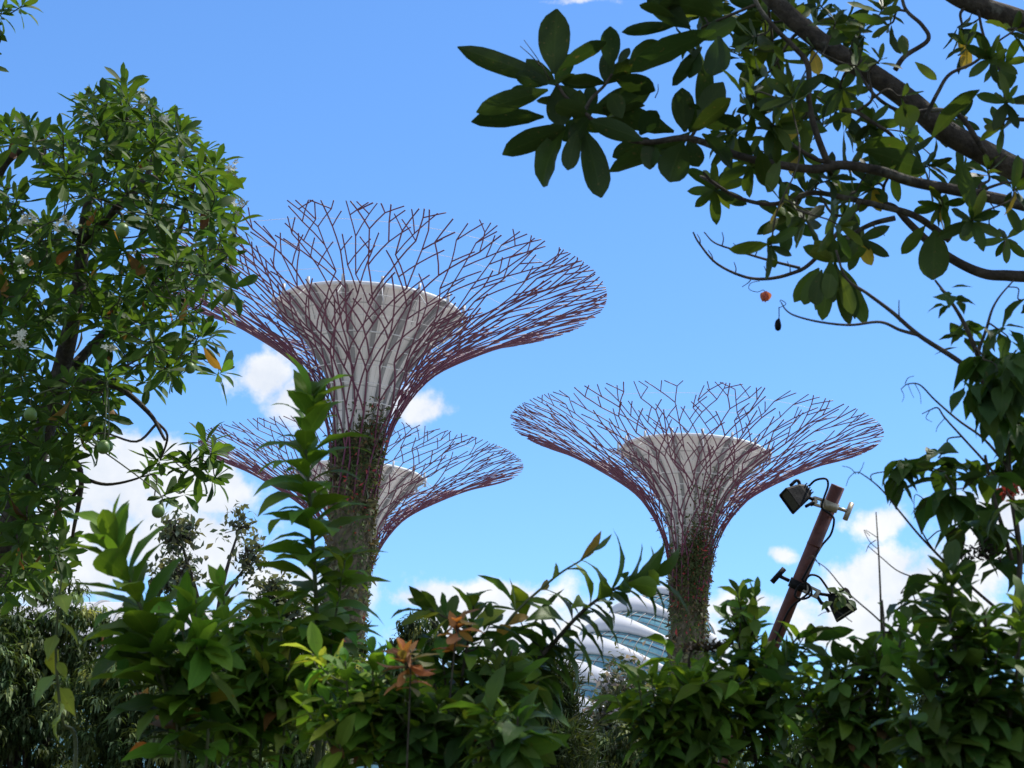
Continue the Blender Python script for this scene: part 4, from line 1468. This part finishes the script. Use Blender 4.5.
plant('leafy_shrub', 'bush with a crown of upright leaves and some orange ones under the low white cloud', 'shrub', 455, 4.8, 'elliptic', M_GLOSSY,
      [([(474, 602), (470, 630), (462, 680), (456, 760)], 26, 66, dict(cols=FG + DG + YG[:1], beta=(20, 85), w=.9, r0=.009)),
       ([(440, 640), (446, 690), (452, 765)], 16, 62, dict(cols=DG + FG[:1], beta=(25, 90))),
       ([(460, 622), (457, 638), (454, 654)], 14, 28, dict(d=4.45, r0=.003, r1=.0015, cols=OR, beta=(35, 80), kinds=(0, 1, 4))),
       ([(404, 652), (406, 670), (410, 690)], 26, 30, dict(d=4.25, r0=.003, r1=.0015, cols=OR, beta=(20, 100), kinds=(0, 1, 4))),
       ([(512, 650), (500, 700), (480, 765)], 16, 62, dict(cols=DG, beta=(30, 90))),
       ], 57, G_SH, side=5)
plant('leafy_shrub', 'low dense bush with small orange touches in the bottom middle', 'shrub', 395, 4.4, 'elliptic', M_LEAF,
      [([(372, 650), (374, 700), (380, 780)], 20, 56, dict(cols=FG, beta=(25, 90))),
       ([(345, 660), (350, 710), (365, 780)], 20, 56, dict(cols=FG + YG[:1], beta=(25, 90))),
       ([(402, 690), (402, 730), (400, 790)], 18, 60, dict(cols=DG + FG, beta=(30, 95))),
       ([(352, 715), (356, 745), (370, 790)], 7, 26, dict(cols=OR, beta=(30, 90))),
       ([(440, 700), (432, 740), (420, 790)], 18, 64, dict(cols=DG, beta=(30, 95))),
       ([(478, 706), (462, 745), (440, 790)], 16, 66, dict(cols=DG, beta=(35, 95))),
       ([(320, 700), (330, 745), (350, 795)], 16, 56, dict(cols=FG, beta=(30, 95)))], 58, G_SH)
plant('leafy_shrub', 'bush with broad shiny leaves along the bottom edge right of the orange leaves', 'shrub', 520, 4.2, 'elliptic', M_GLOSSY,
      [([(518, 716), (516, 745), (515, 790)], 14, 72, dict(cols=DG, beta=(35, 95))),
       ([(488, 728), (495, 755), (505, 800)], 14, 64, dict(cols=DG, beta=(35, 95)))
       ], 59, G_SH, side=3)
plant('leafy_shrub', 'fresh green bush at the foot of the lone tree tower', 'shrub', 690, 4.8, 'lance', M_LEAF,
      [([(690, 676), (688, 705), (690, 770)], 26, 60, dict(cols=FG, beta=(25, 90))),
       ([(656, 684), (662, 715), (675, 780)], 20, 58, dict(cols=FG, beta=(25, 90), gravity=.1)),
       ([(640, 706), (650, 735), (664, 785)], 16, 58, dict(cols=FG + DG, beta=(30, 95))),
       ([(722, 676), (716, 705), (705, 775)], 22, 58, dict(cols=FG + DG[:1], beta=(25, 95))),
       ([(650, 722), (664, 750), (680, 795)], 18, 58, dict(cols=DG, beta=(30, 95))),
       ([(712, 706), (706, 745), (700, 795)], 18, 58, dict(cols=DG + FG, beta=(30, 95)))], 60, G_SH)
plant('leafy_shrub', 'bush with an upright sprig of small oval leaves beside the leaning pole', 'shrub', 760, 4.9, 'elliptic', M_GLOSSY,
      [([(756, 592), (752, 625), (750, 660), (752, 700), (756, 775)], 30, 40, dict(cols=FG + DG, beta=(15, 80), kinds=(0, 1, 1), w=1.0, r0=.008)),
       ([(735, 612), (740, 650), (748, 700), (756, 775)], 20, 38, dict(cols=DG + FG[:1], beta=(20, 85), kinds=(0, 1))),
       ([(800, 634), (782, 660), (770, 700), (765, 775)], 18, 54, dict(cols=DG + FG[:1], beta=(25, 85), gravity=.15)),
       ([(778, 664), (772, 705), (768, 780)], 20, 50, dict(cols=DG, beta=(30, 95))),
       ([(740, 690), (746, 730), (755, 790)], 20, 52, dict(cols=FG + DG, beta=(30, 95)))], 61, G_SH)
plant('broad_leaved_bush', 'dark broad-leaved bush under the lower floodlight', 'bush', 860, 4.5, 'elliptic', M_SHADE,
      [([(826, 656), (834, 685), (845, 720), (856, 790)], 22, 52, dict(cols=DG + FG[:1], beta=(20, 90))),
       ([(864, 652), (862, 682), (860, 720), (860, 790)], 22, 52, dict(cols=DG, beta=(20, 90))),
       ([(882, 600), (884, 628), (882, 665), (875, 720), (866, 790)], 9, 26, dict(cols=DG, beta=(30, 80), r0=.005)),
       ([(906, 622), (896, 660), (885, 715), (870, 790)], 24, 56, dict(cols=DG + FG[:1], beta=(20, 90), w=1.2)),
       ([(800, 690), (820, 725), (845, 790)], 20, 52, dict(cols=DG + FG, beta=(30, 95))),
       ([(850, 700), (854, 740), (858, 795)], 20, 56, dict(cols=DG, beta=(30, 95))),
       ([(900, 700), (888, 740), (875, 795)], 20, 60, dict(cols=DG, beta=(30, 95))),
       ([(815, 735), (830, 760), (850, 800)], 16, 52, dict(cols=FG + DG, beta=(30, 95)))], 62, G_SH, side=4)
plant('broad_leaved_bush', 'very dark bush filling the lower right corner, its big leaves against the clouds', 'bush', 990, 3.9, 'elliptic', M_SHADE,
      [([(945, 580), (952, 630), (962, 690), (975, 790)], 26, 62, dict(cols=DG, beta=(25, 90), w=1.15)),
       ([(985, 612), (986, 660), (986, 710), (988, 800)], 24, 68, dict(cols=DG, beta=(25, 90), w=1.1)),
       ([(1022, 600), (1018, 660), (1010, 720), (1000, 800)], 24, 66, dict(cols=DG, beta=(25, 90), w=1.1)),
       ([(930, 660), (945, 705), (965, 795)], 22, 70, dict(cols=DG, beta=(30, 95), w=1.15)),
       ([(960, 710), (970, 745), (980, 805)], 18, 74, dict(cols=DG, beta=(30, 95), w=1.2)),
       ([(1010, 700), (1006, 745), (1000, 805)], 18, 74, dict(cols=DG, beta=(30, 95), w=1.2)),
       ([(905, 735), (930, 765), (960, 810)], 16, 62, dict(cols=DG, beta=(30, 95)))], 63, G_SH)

# --- climber on the right-hand edge
def climber():
    rs = np.random.RandomState(17)
    D = 5.0
    b = at(1010, 700, D)
    root = thing('climbing_shrub', 'scrambling shrub with bare whips and pointed oval leaves at the right edge', 'shrub', (b[0], b[1], 0))
    sk = Skeleton()
    foot = np.array([b[0], b[1], 0])
    P = catmull(np.vstack([[foot], P3([(1030, 900), (1022, 700), (1014, 630), (1020, 560), (1011, 490), (1005, 425), (995, 392)], D)]), 7)
    sk.wood.add(P, .011, .006, 8)
    for p, t in zip(P[8:], np.gradient(P, axis=0)[8:]):
        sk.nodes.append(p); sk.rad.append(.010); sk.dirs.append(nrm(t))
    sk.limb([(995, 392), (980, 360), (965, 325), (950, 300), (935, 280)], D, .009, .003, 7)
    sk.limb([(978, 352), (986, 330), (992, 310), (1000, 296), (1014, 280)], D, .005, .002, 6)
    sk.limb([(995, 392), (960, 362), (920, 336), (892, 312), (868, 294), (846, 278), (836, 250)], D, .008, .003, 7)
    sk.limb([(918, 335), (900, 330), (880, 322), (850, 325), (820, 322), (796, 316), (786, 310), (781, 302)], D, .005, .0015, 6)
    sk.limb([(900, 322), (899, 312), (899, 300)], D, .0025, .0012, 5)
    sk.limb([(1010, 470), (985, 440), (958, 420), (935, 400), (920, 385), (908, 384), (901, 389)], D, .004, .0012, 6)
    sk.limb([(1012, 500), (990, 468), (965, 440), (945, 418), (938, 408), (930, 410), (922, 414)], D, .004, .0012, 6)
    sk.limb([(1010, 620), (975, 590), (945, 562), (920, 536), (900, 512), (880, 488), (862, 474), (855, 472)], D, .0045, .0012, 6)
    sk.limb([(960, 580), (930, 545), (916, 518), (914, 508)], D, .003, .0012, 5)
    sk.limb([(882, 640), (881, 610), (879, 560), (876, 512)], D, .004, .0015, 6)
    sk.limb([(950, 590), (930, 582), (900, 572), (882, 558), (868, 546)], D, .0025, .0012, 5)
    sk.limb([(940, 650), (895, 632), (870, 612), (845, 590), (828, 570), (816, 561)], D, .003, .0012, 6)
    sk.limb([(1012, 560), (1000, 520), (990, 480), (985, 455)], D, .006, .004, 6)
    wh = Tubes()
    for pts in [[(855, 472), (849, 478), (846, 486)], [(856, 474), (850, 468), (842, 466)], [(858, 474), (862, 468), (864, 462)], [(901, 389), (904, 396), (902, 402)], [(908, 384), (911, 392), (914, 398)],
                [(915, 384), (920, 394), (921, 404)], [(930, 410), (926, 418), (932, 422)], [(945, 418), (938, 426), (936, 432)], [(905, 384), (908, 378), (914, 376)], [(879, 550), (870, 542), (864, 530), (870, 536)], [(878, 538), (866, 530)],
                [(816, 561), (812, 556), (806, 560)], [(820, 566), (814, 556)], [(876, 540), (869, 545), (866, 552)], [(963, 572), (958, 566), (962, 556), (968, 560)], [(852, 622), (838, 612), (826, 612), (818, 616)], [(838, 612), (832, 606)]]:
        wh.add(catmull(P3(pts, D), 5), .0013, .0008, 4)
    lv = Leaves('ovate', 7, .92, rs)
    cols = DG + [(.038, .08, .02)]
    def bunch(x, y, n, l, hang, dj=.25, c=cols):
        d = D + rs.uniform(-dj, dj)
        p = at(x, y, d)
        t = sk.connect(p, rs, .002, .005)
        for k in range(int(n * (1.7 if x > 955 and 320 < y < 470 else 1.25))):
            a = k * 2.4 + rs.uniform(-.4, .4)
            dd = np.array([cos(a), sin(a), rs.uniform(-.2, .5) - hang * rs.uniform(.6, 1.6)])
            lv.add(p + rs.randn(3) * .015, dd, np.array([cos(a) * hang, sin(a) * hang, .9]) + rs.randn(3) * .3, l * d / F_PX * rs.uniform(.7, 1.15), jit(c[rs.randint(len(c))], rs, .22, .1), rs.choice([1, 1, 2, 0]))
    for (x, y, n, l, h) in [(950, 300, 6, 26, .5), (965, 328, 7, 26, .3), (958, 332, 4, 24, .3), (1002, 330, 4, 40, .6), (1010, 345, 5, 44, .8), (985, 356, 6, 46, 1.0), (1000, 372, 7, 50, 1.2), (1015, 380, 6, 50, 1.2), (980, 385, 5, 46, 1.2),
                            (1008, 410, 7, 52, 1.3), (1020, 425, 6, 50, 1.2), (990, 405, 5, 48, 1.3), (1016, 350, 5, 44, .8), (1022, 300, 3, 40, .5),
                            (902, 466, 8, 34, .9), (900, 470, 4, 36, 1.2), (938, 458, 7, 38, .3), (945, 472, 7, 42, .6), (960, 468, 6, 36, .4), (955, 490, 7, 42, .8), (940, 500, 6, 40, .6), (975, 500, 6, 42, .6), (985, 475, 6, 38, .4),
                            (1005, 470, 6, 42, .6), (1015, 500, 6, 46, .6), (995, 520, 7, 44, .6), (960, 525, 6, 40, .6), (970, 545, 5, 38, .5), (1020, 545, 6, 46, .6), (1000, 560, 5, 40, .6), (930, 585, 5, 44, .4), (950, 570, 4, 40, .5), (915, 600, 5, 40, .4), (1018, 455, 5, 44, .6), (1020, 475, 5, 40, .4)]:
        bunch(x, y, n, l, h)
    # dark dried seed head and a few red berries
    fl = Leaves('elliptic', 3, 1.0, rs)
    for k in range(120):
        p = at(978 + rs.randn() * 11, 553 + rs.randn() * 4, D - .1)
        fl.add(p, rs.randn(3), rs.randn(3), .016, (.02, .016, .012), 1)
    fl.build('seed_head', M_FAR, root)
    fl = Leaves('elliptic', 3, 1.2, rs)
    for k in range(60):
        p = at(1010 + rs.randn() * 7, 492 + rs.randn() * 5, D - .15)
        fl.add(p, rs.randn(3), rs.randn(3), .016, jit((.22, .03, .03), rs), 1)
    fl.build('berries', M_FAR, root)
    sk.wood.build('stem', M_TWIG, root)
    sk.twigs.build('twig_sprays', M_TWIG, root)
    wh.build('bare_sprays', M_TWIG, root)
    lv.build('leaves', M_SHADE, root)
climber()

def sprig_on_lamp():
    rs = np.random.RandomState(9)
    c = at(838, 602, 8.86)
    lv = Leaves('ovate', 6, 1.0, rs)
    for k in range(16):
        p = c + rs.randn(3) * np.array([.025, .015, .018]) + np.array([.0, 0, .025])
        lv.add(p, np.array([rs.randn() * .8, -.3 + rs.randn() * .4, -.35 + rs.randn() * .45]), np.array([rs.randn() * .3, -.5, .8]), rs.uniform(.05, .085), jit((.075, .115, .04), rs, .25, .2), rs.choice([1, 2, 3]))
    o = lv.build('leaf_heap', M_LEAF)
    o['label'] = 'small heap of wilted green leaves lying on the lower floodlight'
    o['category'] = 'leaves'
sprig_on_lamp()

def seed_spike():
    rs = np.random.RandomState(10)
    d = 4.85
    c = at(704, 646, d)
    root = thing('seed_spike', 'dark brown seed spike standing out of the bush at the lone tower\'s foot', 'plant', (c[0], c[1], 0))
    fl = Leaves('elliptic', 3, 1.3, rs)
    for k in range(240):
        u = rs.uniform(-1, 1)
        p = at(706 + u * 24, 646 - u * 3 + rs.randn() * 3.2 * (1.2 - abs(u)), d + rs.randn() * .02)
        fl.add(p, rs.randn(3), rs.randn(3), .014, jit((.03, .022, .014), rs), 1)
    fl.build('seed_head', M_FAR, root)
    tb = Tubes()
    tb.add(catmull([at(728, 644, d), at(704, 647, d), at(690, 655, d), at(690, 700, d), at(694, 800, d), np.array([c[0], c[1], 0])], 6), .003, .005, 5)
    tb.build('stem', M_TWIG, root)
seed_spike()
